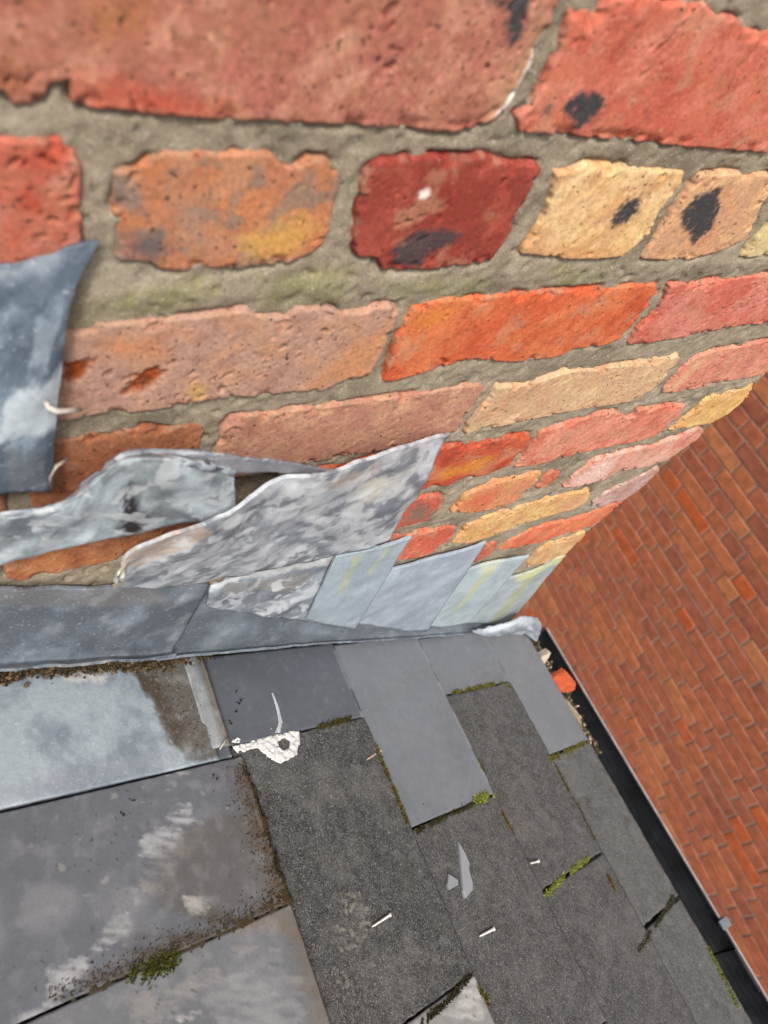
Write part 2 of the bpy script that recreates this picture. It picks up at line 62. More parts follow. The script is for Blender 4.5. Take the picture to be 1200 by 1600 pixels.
LEAD={"L1":[[[-11.0,-3.0,-215.8],[9.2,-3.0,-209.4],[27.3,-3.0,-203.9],[40.6,-3.0,-199.8],[50.1,-2.0,-198.1]],[[-13.3,-6.0,-226.6],[7.3,-8.0,-217.9],[24.2,-8.0,-213.8],[35.1,-7.0,-210.1],[44.8,-5.0,-205.6]],[[-17.1,-9.0,-245.1],[4.0,-12.0,-237.2],[20.3,-12.0,-231.4],[28.9,-11.0,-227.5],[35.7,-9.0,-221.3]],[[-22.1,-12.0,-269.3],[-0.5,-16.0,-264.5],[13.7,-16.0,-260.3],[21.9,-15.0,-259.0],[28.2,-12.0,-255.6]],[[-29.1,-16.0,-304.5],[-6.6,-20.0,-302.6],[7.5,-20.0,-298.3],[15.1,-18.0,-298.2],[21.3,-15.0,-296.7]],[[-36.9,-20.0,-342.8],[-12.6,-22.0,-342.5],[0.6,-22.0,-343.6],[7.8,-20.0,-347.1],[13.3,-17.0,-351.4]]],"L2":[[[-38.9,-3.0,-398.4],[-18.2,-3.0,-399.7],[3.3,-3.0,-401.7],[18.8,-3.0,-398.5],[33.1,-3.0,-385.6],[45.4,-3.0,-372.3],[59.2,-3.0,-363.0],[79.1,-3.0,-365.7],[100.3,-3.0,-372.7],[118.4,-3.0,-379.6],[130.9,-3.0,-385.8]],[[-34.6,-16.0,-366.1],[-15.2,-18.0,-364.2],[4.7,-20.0,-363.0],[18.6,-24.0,-354.5],[31.1,-28.0,-337.7],[41.3,-32.0,-321.1],[53.0,-34.0,-310.5],[70.3,-34.0,-312.5],[88.7,-34.0,-318.1],[105.1,-32.0,-326.3],[116.9,-30.0,-334.0]],[[-33.9,-20.0,-360.1],[-14.9,-22.0,-358.2],[4.7,-24.0,-357.0],[18.4,-28.0,-348.5],[30.6,-32.0,-332.0],[40.7,-36.0,-315.5],[52.1,-38.0,-305.1],[69.2,-38.0,-307.0],[87.2,-38.0,-312.5],[103.4,-36.0,-320.6],[115.0,-34.0,-328.2]],[[-32.8,-30.0,-347.4],[-14.5,-32.0,-346.1],[4.3,-34.0,-345.6],[17.4,-38.0,-337.8],[29.1,-42.0,-322.5],[38.7,-46.0,-306.1],[49.8,-48.0,-295.8],[66.3,-48.0,-298.3],[84.0,-48.0,-305.6],[100.0,-46.0,-316.3],[111.5,-44.0,-325.5]],[[-33.2,-31.0,-348.8],[-14.9,-33.0,-347.4],[4.0,-35.0,-346.6],[17.3,-39.0,-338.8],[29.1,-43.0,-324.0],[38.9,-47.0,-308.1],[50.1,-49.0,-298.1],[66.5,-49.0,-300.6],[84.0,-49.0,-307.6],[99.9,-47.0,-317.9],[111.4,-45.0,-326.7]],[[-36.1,-29.0,-366.1],[-16.9,-33.0,-361.3],[2.7,-31.0,-365.2],[17.3,-38.0,-353.1],[29.6,-44.0,-337.7],[41.3,-44.0,-329.7],[54.0,-44.0,-324.2],[69.3,-48.0,-320.9],[86.1,-49.0,-325.0],[103.1,-44.0,-337.9],[114.3,-43.0,-343.6]],[[-39.8,-25.0,-389.6],[-19.9,-25.0,-389.8],[1.0,-31.0,-380.7],[17.7,-32.0,-377.5],[31.7,-34.0,-370.6],[44.0,-42.0,-354.5],[57.1,-46.0,-345.9],[74.2,-42.0,-353.2],[91.6,-41.0,-357.8],[106.4,-42.0,-360.3],[118.6,-39.0,-366.5]],[[-42.9,-21.0,-409.8],[-22.0,-23.0,-406.2],[-0.3,-25.0,-402.0],[17.9,-29.0,-394.5],[32.4,-33.0,-387.2],[46.8,-37.0,-379.9],[61.7,-39.0,-376.5],[77.8,-39.0,-377.4],[94.5,-39.0,-378.5],[110.5,-37.0,-383.5],[122.4,-35.0,-386.2]],[[-43.8,-18.0,-416.6],[-22.5,-20.0,-413.0],[-0.5,-22.0,-408.6],[18.1,-26.0,-401.0],[32.9,-30.0,-394.2],[47.7,-34.0,-387.4],[63.0,-36.0,-384.4],[79.2,-36.0,-385.2],[95.9,-36.0,-386.0],[112.1,-34.0,-390.7],[124.2,-32.0,-393.0]]],"L2tail":[[[97.4,-46.0,-307.3],[115.8,-44.0,-314.2],[133.7,-42.0,-322.8],[154.5,-38.0,-336.6],[178.3,-33.0,-354.1],[208.0,-27.0,-374.3],[237.8,-20.0,-383.1]],[[96.9,-47.5,-306.7],[115.3,-45.5,-313.8],[133.1,-43.4,-322.3],[153.9,-39.4,-335.9],[177.5,-34.4,-353.1],[207.2,-28.4,-373.0],[236.9,-21.4,-381.4]],[[97.3,-47.5,-312.1],[116.0,-45.5,-319.9],[134.2,-43.0,-328.5],[155.0,-39.0,-341.4],[178.6,-34.0,-357.5],[208.8,-28.0,-376.3],[239.1,-21.0,-383.4]],[[97.8,-47.5,-317.6],[116.7,-45.5,-326.2],[135.3,-42.6,-334.9],[156.1,-38.6,-347.0],[179.7,-33.6,-361.9],[210.5,-27.6,-379.7],[241.2,-20.6,-385.3]],[[98.5,-46.0,-321.0],[117.6,-44.0,-329.8],[136.4,-41.0,-338.5],[157.4,-37.0,-350.5],[181.1,-32.0,-365.2],[212.2,-26.0,-382.7],[243.1,-19.0,-388.0]]],"L3":[[[43.3,-42.0,-425.8],[48.7,-46.0,-395.2],[71.8,-48.0,-381.3],[95.9,-48.0,-374.2],[112.1,-46.0,-370.4],[128.7,-45.0,-355.3],[149.8,-43.0,-345.7],[184.4,-40.0,-351.3],[234.9,-31.0,-355.2],[309.4,-8.0,-376.8]],[[42.4,-43.3,-425.4],[50.3,-43.3,-407.3],[74.1,-41.2,-403.0],[94.9,-48.3,-386.4],[114.1,-43.4,-389.1],[134.7,-38.2,-383.3],[153.2,-43.0,-365.6],[189.7,-36.6,-376.7],[241.4,-25.3,-386.6],[302.5,-13.0,-395.7]],[[42.1,-39.4,-434.6],[53.5,-34.5,-432.3],[74.9,-39.8,-419.7],[96.2,-42.4,-413.2],[119.4,-34.2,-424.0],[138.8,-36.6,-410.4],[162.0,-36.7,-402.8],[200.8,-27.1,-419.9],[242.8,-25.6,-418.0],[299.9,-13.6,-429.7]],[[43.0,-28.4,-456.6],[56.5,-28.2,-455.0],[77.0,-34.0,-446.2],[100.5,-28.0,-458.3],[124.4,-26.2,-461.7],[146.3,-30.1,-450.8],[177.3,-22.4,-460.9],[211.0,-20.1,-466.7],[247.8,-22.4,-461.6],[303.7,-8.1,-480.6]],[[43.0,-22.0,-470.8],[60.1,-20.0,-482.6],[82.4,-18.0,-493.9],[103.2,-17.0,-501.6],[131.1,-15.0,-509.7],[160.7,-13.0,-517.1],[191.5,-12.0,-521.6],[223.9,-11.0,-525.0],[261.9,-10.0,-530.1],[301.2,-8.0,-529.5]]],"L4a":[[[-49.7,-5.0,-457.6],[-28.2,-5.0,-466.5],[11.1,-5.0,-485.9],[56.2,-5.0,-504.1],[91.6,-5.0,-519.3],[122.6,-5.0,-532.1]],[[-53.1,-7.0,-475.5],[-31.2,-7.0,-485.4],[9.0,-7.0,-506.0],[52.9,-7.0,-525.1],[89.1,-7.0,-540.8],[120.2,-6.0,-549.5]],[[-58.5,-9.0,-504.5],[-35.7,-9.0,-515.1],[3.8,-9.0,-536.6],[46.6,-9.0,-555.1],[81.0,-9.0,-570.4],[110.3,-8.0,-586.6]],[[-66.2,-14.0,-544.6],[-42.1,-14.0,-554.5],[-3.0,-14.0,-576.8],[36.3,-14.0,-597.3],[69.0,-14.0,-613.9],[94.0,-13.0,-625.7]],[[-66.3,-24.0,-538.8],[-42.7,-24.0,-549.1],[-4.2,-24.0,-569.6],[34.6,-23.0,-591.6],[67.0,-22.0,-609.6],[94.4,-20.0,-624.2]]],"base":[[[110.2,-1.0,-547.4],[169.5,-1.0,-553.2],[233.0,-1.0,-615.8],[313.9,-1.0,-695.6],[407.1,-1.0,-761.3],[520.8,-1.0,-835.9],[631.1,-1.0,-915.2]],[[100.6,-2.0,-594.9],[177.7,-2.0,-618.6],[243.2,-2.0,-669.8],[323.4,-2.0,-732.3],[417.7,-2.0,-793.5],[530.9,-2.0,-860.7],[644.8,-2.0,-930.7]],[[82.1,-9.0,-634.6],[184.1,-9.0,-685.4],[249.7,-9.0,-716.1],[327.2,-9.0,-758.2],[419.3,-9.0,-808.0],[529.6,-8.0,-865.4],[652.1,-6.0,-936.8]],[[76.8,-18.0,-626.2],[180.8,-16.0,-678.4],[246.2,-15.0,-710.2],[323.1,-15.0,-752.6],[415.2,-14.0,-803.5],[525.1,-13.0,-861.5],[648.1,-10.0,-933.6]]],"L4b":[[[125.0,-4.0,-537.1],[153.6,-4.0,-529.5],[190.7,-4.0,-536.2],[229.6,-4.0,-538.4],[260.5,-4.0,-541.0]],[[123.4,-6.9,-542.9],[152.3,-6.9,-544.7],[188.9,-6.9,-557.4],[227.3,-6.9,-566.3],[262.4,-6.9,-578.5]],[[122.5,-7.9,-554.4],[152.0,-7.9,-568.0],[188.4,-7.9,-588.6],[226.5,-7.9,-606.7],[267.3,-7.9,-632.6]],[[122.5,-7.0,-570.3],[152.8,-7.0,-597.0],[189.3,-7.0,-626.9],[227.4,-7.0,-655.9],[275.0,-7.0,-699.2]]],"L4c":[[[242.4,-10.0,-529.9],[265.8,-10.0,-531.7],[294.1,-10.0,-532.9],[323.9,-10.0,-528.5]],[[238.7,-12.3,-559.0],[262.5,-12.3,-566.9],[289.9,-12.3,-573.3],[318.3,-12.3,-574.7]],[[236.3,-12.6,-600.8],[260.8,-12.6,-617.2],[287.1,-12.6,-631.0],[314.0,-12.6,-640.6]],[[235.4,-11.0,-651.5],[260.8,-11.0,-678.4],[286.1,-11.0,-701.4],[311.3,-11.0,-721.6]]],"L4d":[[[316.4,-6.0,-599.3],[347.6,-6.0,-597.3],[380.5,-6.0,-596.8],[415.4,-6.0,-597.9],[449.4,-6.0,-594.1]],[[309.7,-8.6,-624.1],[342.8,-8.6,-630.5],[375.5,-8.6,-636.7],[411.6,-8.6,-645.4],[446.7,-8.6,-647.0]],[[304.2,-9.3,-660.3],[339.9,-9.3,-678.0],[372.6,-9.3,-693.4],[410.6,-9.3,-713.2],[447.5,-9.3,-722.7]],[[300.5,-8.0,-704.2],[339.3,-8.0,-735.5],[372.2,-8.0,-762.3],[412.6,-8.0,-796.1],[451.8,-8.0,-816.1]]],"L4e":[[[444.1,-4.0,-657.6],[480.7,-4.0,-657.2],[518.7,-4.0,-662.9],[556.9,-4.0,-671.3]],[[437.8,-6.3,-691.1],[475.8,-6.3,-698.0],[512.7,-6.3,-706.5],[548.1,-6.3,-715.2]],[[433.8,-6.6,-738.9],[474.0,-6.6,-756.0],[509.6,-6.6,-768.2],[542.0,-6.6,-777.1]],[[432.6,-5.0,-796.6],[475.5,-5.0,-826.1],[510.0,-5.0,-842.5],[539.2,-5.0,-851.4]]],"L4f":[[[536.1,-2.0,-726.0],[578.0,-2.0,-731.8],[610.0,-2.0,-727.1],[625.4,-2.0,-711.6],[644.3,-2.0,-707.7]],[[529.0,-4.3,-754.6],[570.0,-4.3,-764.9],[601.4,-4.3,-766.6],[620.3,-4.3,-758.9],[641.9,-4.3,-760.6]],[[524.9,-4.6,-796.1],[565.3,-4.6,-812.5],[596.0,-4.7,-822.6],[619.4,-4.6,-825.9],[644.8,-4.6,-835.5]],[[524.2,-3.0,-846.4],[564.1,-3.0,-869.8],[594.4,-3.0,-889.8],[623.0,-3.0,-906.6],[652.7,-3.0,-926.4]]],"off":[[[542.8,-16.0,-857.9],[575.2,-18.0,-860.6],[604.1,-22.0,-857.2],[630.4,-26.0,-845.6],[683.0,-24.0,-883.8]],[[551.6,-20.0,-864.1],[582.7,-24.0,-871.0],[608.5,-28.0,-865.7],[642.0,-32.0,-869.2],[701.1,-30.0,-917.5]],[[578.7,-22.0,-885.8],[613.1,-26.0,-897.0],[644.6,-28.0,-910.4],[680.5,-32.0,-929.6],[718.2,-34.0,-969.1]]]}
STAIN={"R1":[[[[304.8,12.4],[382.3,12.1],[387.0,116.2],[351.3,111.4],[338.1,91.2],[338.0,69.5],[332.5,43.1],[324.9,23.8]],[88,80,68],0.9],[[[322.2,22.2],[344.0,24.7],[359.3,85.7],[346.4,95.8],[338.3,56.9]],[70,55,38],0.7],[[[260.1,12.0],[302.7,13.5],[296.7,26.9],[261.3,20.1]],[205,205,202],0.8],[[[200.7,103.4],[303.3,96.4],[375.9,107.7],[198.7,117.4]],[150,155,165],0.5],[[[215.5,1.1],[307.2,7.4],[298.7,18.2],[213.5,14.3]],[85,74,58],0.9]],"F":[[[[293.5,167.1],[315.9,157.6],[347.3,144.5],[345.9,162.7],[312.3,180.1],[297.3,173.3]],[186,187,188],0.7],[[[285.6,196.8],[302.5,184.8],[351.4,161.3],[353.9,173.1],[315.4,198.7],[293.7,206.5]],[150,146,140],0.6],[[[333.8,167.7],[411.9,164.8],[409.1,249.1],[320.0,239.0],[293.7,216.0],[303.1,202.3]],[94,89,82],0.7],[[[199.7,243.9],[223.0,229.8],[257.7,217.3],[282.1,200.4],[286.1,208.8],[260.8,224.9],[230.4,236.7],[206.0,253.9]],[180,180,180],0.7],[[[180.1,246.7],[204.1,241.9],[218.3,232.0],[235.3,234.5],[214.9,250.1],[196.8,261.0]],[180,180,180],0.65],[[[201.1,259.2],[266.3,242.0],[337.2,240.2],[419.6,249.9],[401.9,257.3],[313.4,259.6],[252.0,261.2],[210.3,274.0]],[72,62,50],0.95],[[[319.7,222.2],[349.6,222.0],[350.8,227.5],[323.5,228.3]],[190,186,178],0.7],[[[330.0,119.3],[345.2,120.8],[337.6,135.3],[328.6,130.4]],[165,163,162],0.7],[[[394.8,124.0],[416.3,125.3],[414.3,245.5],[394.6,241.7]],[84,68,50],0.9]],"G":[[[[318.1,279.1],[378.9,279.2],[400.5,306.7],[380.9,348.8],[305.7,315.8]],[160,160,160],0.5],[[[260.5,264.6],[288.3,271.6],[328.5,265.3],[370.9,266.6],[354.9,275.1],[305.9,282.9],[263.5,289.6]],[150,147,142],0.7],[[[288.5,288.3],[317.2,298.1],[320.1,305.6],[289.1,294.6]],[215,210,205],0.9],[[[412.2,250.1],[418.5,268.1],[416.5,346.2],[399.1,338.8],[399.9,261.8]],[110,98,82],0.8],[[[368.1,240.8],[418.5,252.2],[398.0,266.2],[355.8,256.4]],[120,108,92],0.8]],"A":[[[[400.3,13.1],[406.1,13.7],[400.4,102.8],[394.5,104.9]],[110,98,80],0.9]],"E":[[[[467.8,262.8],[490.7,267.3],[493.0,293.7],[453.5,312.0],[441.2,327.5],[440.5,307.1]],[170,164,146],0.5],[[[444.1,292.9],[566.5,354.2],[492.6,378.2],[404.8,341.3]],[96,90,84],0.5]],"H":[[[[530.7,389.0],[558.7,384.6],[584.7,378.2],[573.1,412.0]],[200,198,192],0.8]]}
MOSS=[[[410.4,127.3],[413.0,152.9],[413.1,188.9],[409.1,227.5]],[[587.6,137.7],[585.5,171.2],[586.5,200.5],[583.7,227.8]],[[596.3,238.1],[655.5,235.6],[701.1,234.1]],[[707.6,231.0],[744.9,232.7]],[[751.6,185.6],[752.4,205.3]],[[512.6,105.5],[546.9,103.7],[578.2,102.4]],[[767.6,95.8],[886.7,95.8],[905.1,108.6]],[[899.5,217.9],[951.2,217.4],[1016.5,214.4]],[[747.7,355.3],[805.7,349.3],[869.9,346.4]],[[865.1,458.6],[934.4,453.4],[1017.3,442.0]],[[586.7,389.1],[593.0,401.2]],[[1028.8,510.9],[1025.2,533.5],[1018.4,577.0]],[[266.0,252.4],[291.0,253.4],[299.3,252.1]],[[502.9,382.5],[536.6,381.0],[582.4,374.5]],[[890.5,375.3],[888.0,392.2]],[[744.6,252.7],[746.1,278.2]],[[907.4,226.1],[905.2,267.6]],[[908.6,272.9],[904.2,333.6]]]
PTS={"nail1":[[488.1,297.6],[513.0,296.0]],"nail2":[[618.6,351.8],[642.2,353.3]],"nail3":[[747.8,318.2],[769.2,320.8]],"nail4":[[563.7,151.9],[592.1,146.2]],"shard1":[[648.8,263.6],[650.1,277.4],[649.4,287.6],[643.1,293.9],[638.9,308.1],[635.5,312.3],[620.0,315.8],[620.7,308.9],[632.5,289.4]],"shard2":[[619.4,286.7],[628.4,296.2],[626.0,300.7],[611.2,300.7],[612.0,295.1]],"seal":[[407.3,106.1],[416.6,105.2],[436.6,103.5],[469.7,102.4],[491.5,104.0],[485.7,116.6],[477.2,127.5],[461.3,131.2],[454.4,131.8],[446.8,126.9],[433.0,112.2],[410.5,111.2]],"sealhole":[[460.3,110.5],[469.8,108.1],[475.1,113.2],[470.7,119.4],[463.4,120.7],[458.9,115.8]],"smear":[[466.6,101.9],[474.4,91.8],[477.0,74.0],[476.2,57.5],[474.0,58.7],[472.8,75.6],[469.6,91.0],[460.4,100.8]],"curl":[[408.4,101.0],[414.4,96.8],[419.4,99.7],[416.3,103.8]],"soil":[[196.1,3.1],[245.4,4.2],[296.1,3.0],[347.8,-1.1],[419.3,2.2]],"soilclump":[[308.0,4.1],[322.9,-6.0],[355.8,-5.4],[367.6,6.4],[359.9,16.2],[323.8,15.7]],"stones":[[337.5,0.1],[354.8,-1.9],[375.5,-5.9],[403.3,-0.7]],"junction":[[419.3,2.2],[478.2,-0.1],[573.7,1.2],[584.7,0.3],[688.4,2.8],[754.5,4.2]],"holes":[[285.1,142.2],[295.8,132.6],[375.5,129.2]],"specks":[[431.4,49.4],[434.4,58.5],[430.1,63.6],[424.1,71.1],[414.4,80.6],[456.7,113.3]],"clay":[[1047.3,94.1],[1098.1,94.7],[1102.3,107.4],[1045.1,132.3],[1031.2,121.3]],"debris":[[1067.7,41.1],[1058.1,59.0],[1054.8,82.9],[1052.5,135.6],[1042.4,173.6]],"stick":[[386.2,108.4],[397.4,99.0]]}
WIRE=[[[17.7,-19.0,-276.7],[18.3,-22.0,-277.8],[21.3,-24.0,-279.1],[28.3,-20.0,-284.0],[34.2,-14.0,-290.4]],[[13.1,-18.0,-350.7],[14.2,-22.0,-332.3],[17.5,-24.0,-321.2],[23.9,-18.0,-323.8]]]
FARPOLY=[[13,-1282],[101,-1701],[215,-2912],[165,-3752],[-102,-3310],[-2115,-3126]]

# ------------------------------------------------------------------ numeric helpers
def hash2(xi, yi, seed):
    h = (xi.astype(np.int64) * 374761393 + yi.astype(np.int64) * 668265263 + seed * 1442695041) & 0xffffffff
    h = ((h ^ (h >> 13)) * 1274126177) & 0xffffffff
    h = (h ^ (h >> 16)) * 2246822519 & 0xffffffff
    return ((h ^ (h >> 15)) & 0xffffff) / float(0xffffff)
def vn(x, y, s, seed=0):
    """gradient noise, about 0..1 around 0.5"""
    x = np.asarray(x, float); y = np.asarray(y, float)
    an = 0.6 + 0.7 * (seed % 9); ca, sa = math.cos(an), math.sin(an)
    x, y = (x * ca - y * sa) / s + 1000.3, (x * sa + y * ca) / s + 1000.7
    xi, yi = np.floor(x), np.floor(y)
    fx, fy = x - xi, y - yi
    ux = fx ** 3 * (fx * (6 * fx - 15) + 10); uy = fy ** 3 * (fy * (6 * fy - 15) + 10)
    def gr(i, j):
        t = hash2(xi + i, yi + j, seed) * 6.2832
        return np.cos(t) * (fx - i) + np.sin(t) * (fy - j)
    a = gr(0, 0) * (1 - ux) + gr(1, 0) * ux
    b = gr(0, 1) * (1 - ux) + gr(1, 1) * ux
    return 0.5 + 0.85 * (a * (1 - uy) + b * uy)
def fbm(x, y, s, seed=0, octv=3):
    t, amp, tot = 0, 1.0, 0.0
    for k in range(octv):
        t = t + amp * 1.35 * (vn(x, y, s / 2 ** k, seed + 17 * k) * 2 - 1); tot += amp; amp *= 0.55
    return t / tot
def sst(a, b, x):
    t = np.clip((x - a) / (b - a), 0, 1)
    return t * t * (3 - 2 * t)
def sdf(poly, x, y):
    p = np.asarray(poly, float)
    d2 = np.full(x.shape, 1e18); ins = np.zeros(x.shape, bool)
    n = len(p)
    for i in range(n):
        ax, ay = p[i]; bx, by = p[(i + 1) % n]
        ex, ey = bx - ax, by - ay
        wx, wy = x - ax, y - ay
        t = np.clip((wx * ex + wy * ey) / (ex * ex + ey * ey + 1e-12), 0, 1)
        d2 = np.minimum(d2, (wx - ex * t) ** 2 + (wy - ey * t) ** 2)
        cond = (ay > y) != (by > y)
        xx = ax + (y - ay) * ex / (ey if abs(ey) > 1e-9 else 1e-9)
        ins ^= cond & (x < xx)
    d = np.sqrt(d2)
    return np.where(ins, -d, d)
def lin(c):
    c = np.asarray(c, float) / 255.0
    return np.where(c <= 0.04045, c / 12.92, ((c + 0.055) / 1.055) ** 2.4)
ALB = 0.66                       # photograph values to base colours
def alb(c):
    return lin(c) * ALB
def mixc(a, b, t):
    return a + (b - a) * t[..., None]

# ------------------------------------------------------------------ mesh helpers
def mesh_np(name, V, Q, C=None, mat=None, parent=None, smooth=True):
    V = np.asarray(V, np.float32); Q = np.asarray(Q, np.int32)
    me = bpy.data.meshes.new(name)
    me.vertices.add(len(V)); me.vertices.foreach_set('co', V.ravel())
    k = Q.shape[1]
    me.loops.add(Q.size); me.loops.foreach_set('vertex_index', Q.ravel())
    me.polygons.add(len(Q)); me.polygons.foreach_set('loop_start', np.arange(0, Q.size, k, dtype=np.int32))
    me.update(calc_edges=True)
    if C is not None:
        at = me.color_attributes.new('Col', 'FLOAT_COLOR', 'POINT')
        rgba = np.ones((len(V), 4), np.float32); rgba[:, :3] = C
        at.data.foreach_set('color', rgba.ravel())
    me.polygons.foreach_set('use_smooth', np.full(len(Q), smooth))
    if mat: me.materials.append(mat)
    o = bpy.data.objects.new(name, me); COL.objects.link(o)
    if parent: o.parent = parent
    return o
def mesh_py(name, verts, faces, mat=None, parent=None, smooth=False, C=None):
    me = bpy.data.meshes.new(name)
    me.from_pydata([tuple(v) for v in verts], [], faces)
    me.update()
    if C is not None:
        at = me.color_attributes.new('Col', 'FLOAT_COLOR', 'POINT')
        rgba = np.ones((len(verts), 4), np.float32); rgba[:, :3] = C
        at.data.foreach_set('color', rgba.ravel())
    me.polygons.foreach_set('use_smooth', [smooth] * len(me.polygons))
    if mat: me.materials.append(mat)
    o = bpy.data.objects.new(name, me); COL.objects.link(o)
    if parent: o.parent = parent
    return o
def tag(o, label=None, cat=None, group=None, kind=None):
    if label: o['label'] = label
    if cat: o['category'] = cat
    if group: o['group'] = group
    if kind: o['kind'] = kind
    return o
def empty(name, loc=(0, 0, 0)):
    o = bpy.data.objects.new(name, None); COL.objects.link(o)
    o.empty_display_size = 0.05
    o['_'] = 0; del o['_']
    return o
def grid_quads(nr, nc):
    i = np.arange(nr * nc).reshape(nr, nc)
    return np.stack([i[:-1, :-1], i[:-1, 1:], i[1:, 1:], i[1:, :-1]], -1).reshape(-1, 4)
def slab(name, P, T, C, mat, parent=None, smooth=True, flip=False):
    """closed slab: grid of points P (r,c,3), moved by -T*normal for the underside"""
    nr, nc = P.shape[:2]
    du = np.gradient(P, axis=1); dv = np.gradient(P, axis=0)
    N = np.cross(dv, du); N /= np.linalg.norm(N, axis=-1, keepdims=True) + 1e-12
    if flip: N = -N
    Tn = T if np.ndim(T) == 0 else T[..., None]
    B = P - N * Tn
    n = nr * nc
    V = np.concatenate([P.reshape(-1, 3), B.reshape(-1, 3)])
    q = grid_quads(nr, nc)
    if not flip: q = q[:, ::-1]
    i = np.arange(n).reshape(nr, nc)
    ring = np.concatenate([i[0, :], i[1:, -1], i[-1, -2::-1], i[-2:0:-1, 0]])
    r2 = np.roll(ring, -1)
    rim = np.stack([ring, r2, r2 + n, ring + n], -1)
    if flip: rim = rim[:, ::-1]
    Q = np.concatenate([q, q[:, ::-1] + n, rim])
    CC = np.concatenate([C.reshape(-1, 3)] * 2)
    return mesh_np(name, V * 0.001, Q, CC, mat, parent, smooth)
def catmull(A, sub, axis):
    A = np.moveaxis(np.asarray(A, float), axis, 0)
    n = len(A)
    P = np.concatenate([2 * A[:1] - A[1:2], A, 2 * A[-1:] - A[-2:-1]])
    t = np.linspace(0, n - 1, (n - 1) * sub + 1)
    k = np.minimum(t.astype(int), n - 2); f = (t - k).reshape(-1, *([1] * (A.ndim - 1)))
    p0, p1, p2, p3 = P[k], P[k + 1], P[k + 2], P[k + 3]
    out = 0.5 * (2 * p1 + (p2 - p0) * f + (2 * p0 - 5 * p1 + 4 * p2 - p3) * f ** 2 + (3 * p1 - p0 - 3 * p2 + p3) * f ** 3)
    return np.moveaxis(out, 0, axis)

# ------------------------------------------------------------------ materials
def new_mat(name):
    mt = bpy.data.materials.new(name); mt.use_nodes = True
    nt = mt.node_tree
    return mt, nt, nt.nodes['Principled BSDF']
def mat_vc(name, rough=0.85, spec=0.3, var=0.25, vscale=250, bscale=500, bdist=0.0004, bstr=0.6, fleck=None, rvar=0.0, metal=0.0, b2=None):
    mt, nt, p = new_mat(name)
    N, L = nt.nodes.new, nt.links.new
    at = N('ShaderNodeAttribute'); at.attribute_name = 'Col'
    tc = N('ShaderNodeTexCoord')
    no = N('ShaderNodeTexNoise'); no.inputs['Scale'].default_value = vscale; no.inputs['Detail'].default_value = 5; no.inputs['Roughness'].default_value = 0.65
    L(tc.outputs['Object'], no.inputs['Vector'])
    mr = N('ShaderNodeMapRange'); mr.inputs[1].default_value = 0.25; mr.inputs[2].default_value = 0.75
    mr.inputs[3].default_value = 1 - var; mr.inputs[4].default_value = 1 + var
    L(no.outputs['Fac'], mr.inputs[0])
    vm = N('ShaderNodeVectorMath'); vm.operation = 'SCALE'
    L(at.outputs['Color'], vm.inputs[0]); L(mr.outputs[0], vm.inputs['Scale'])
    col = vm.outputs[0]
    for fs, lo, hi, fc, amt, dst, det in fleck or ():
        fn_ = N('ShaderNodeTexNoise'); fn_.inputs['Scale'].default_value = fs; fn_.inputs['Detail'].default_value = det; fn_.inputs['Distortion'].default_value = dst
        L(tc.outputs['Object'], fn_.inputs['Vector'])
        fr = N('ShaderNodeMapRange'); fr.inputs[1].default_value = lo; fr.inputs[2].default_value = hi; fr.inputs[3].default_value = 0; fr.inputs[4].default_value = amt
        L(fn_.outputs['Fac'], fr.inputs[0])
        mx = N('ShaderNodeMix'); mx.data_type = 'RGBA'
        L(fr.outputs[0], mx.inputs['Factor']); L(col, mx.inputs['A']); mx.inputs['B'].default_value = (*fc, 1)
        col = mx.outputs['Result']
    L(col, p.inputs['Base Color'])
    p.inputs['Roughness'].default_value = rough
    p.inputs['Specular IOR Level'].default_value = spec
    p.inputs['Metallic'].default_value = metal
    if rvar:
        rr = N('ShaderNodeMapRange'); rr.inputs[1].default_value = 0.3; rr.inputs[2].default_value = 0.7; rr.inputs[3].default_value = rough - rvar; rr.inputs[4].default_value = rough + rvar
        rn = N('ShaderNodeTexNoise'); rn.inputs['Scale'].default_value = 45; rn.inputs['Detail'].default_value = 6
        L(tc.outputs['Object'], rn.inputs['Vector']); L(rn.outputs['Fac'], rr.inputs[0]); L(rr.outputs[0], p.inputs['Roughness'])
    bn = N('ShaderNodeTexNoise'); bn.inputs['Scale'].default_value = bscale; bn.inputs['Detail'].default_value = 6; bn.inputs['Roughness'].default_value = 0.7
    L(tc.outputs['Object'], bn.inputs['Vector'])
    bu = N('ShaderNodeBump'); bu.inputs['Strength'].default_value = bstr; bu.inputs['Distance'].default_value = bdist
    L(bn.outputs['Fac'], bu.inputs['Height'])
    if b2:
        b3 = N('ShaderNodeTexNoise'); b3.inputs['Scale'].default_value = b2[0]; b3.inputs['Detail'].default_value = 4
        L(tc.outputs['Object'], b3.inputs['Vector'])
        bb = N('ShaderNodeBump'); bb.inputs['Strength'].default_value = 0.7; bb.inputs['Distance'].default_value = b2[1]
        L(b3.outputs['Fac'], bb.inputs['Height']); L(bb.outputs[0], bu.inputs['Normal'])
    L(bu.outputs[0], p.inputs['Normal'])
    return mt
M_BRICK = mat_vc('brick_clay', 0.92, 0.18, 0.32, 420, 700, 0.0003, 0.6, fleck=((330, 0.655, 0.70, (0.04, 0.02, 0.014), 0.85, 0.3, 2), (90, 0.58, 0.80, (0.10, 0.06, 0.045), 0.45, 0.4, 8), (300, 0.66, 0.76, (0.50, 0.37, 0.26), 0.35, 0.5, 3)))
M_MORTAR = mat_vc('mortar', 0.95, 0.15, 0.42, 900, 900, 0.0009, 0.9, fleck=((700, 0.62, 0.70, (0.50, 0.47, 0.42), 0.6, 0.2, 2), (480, 0.66, 0.72, (0.06, 0.05, 0.04), 0.6, 0.2, 2)))
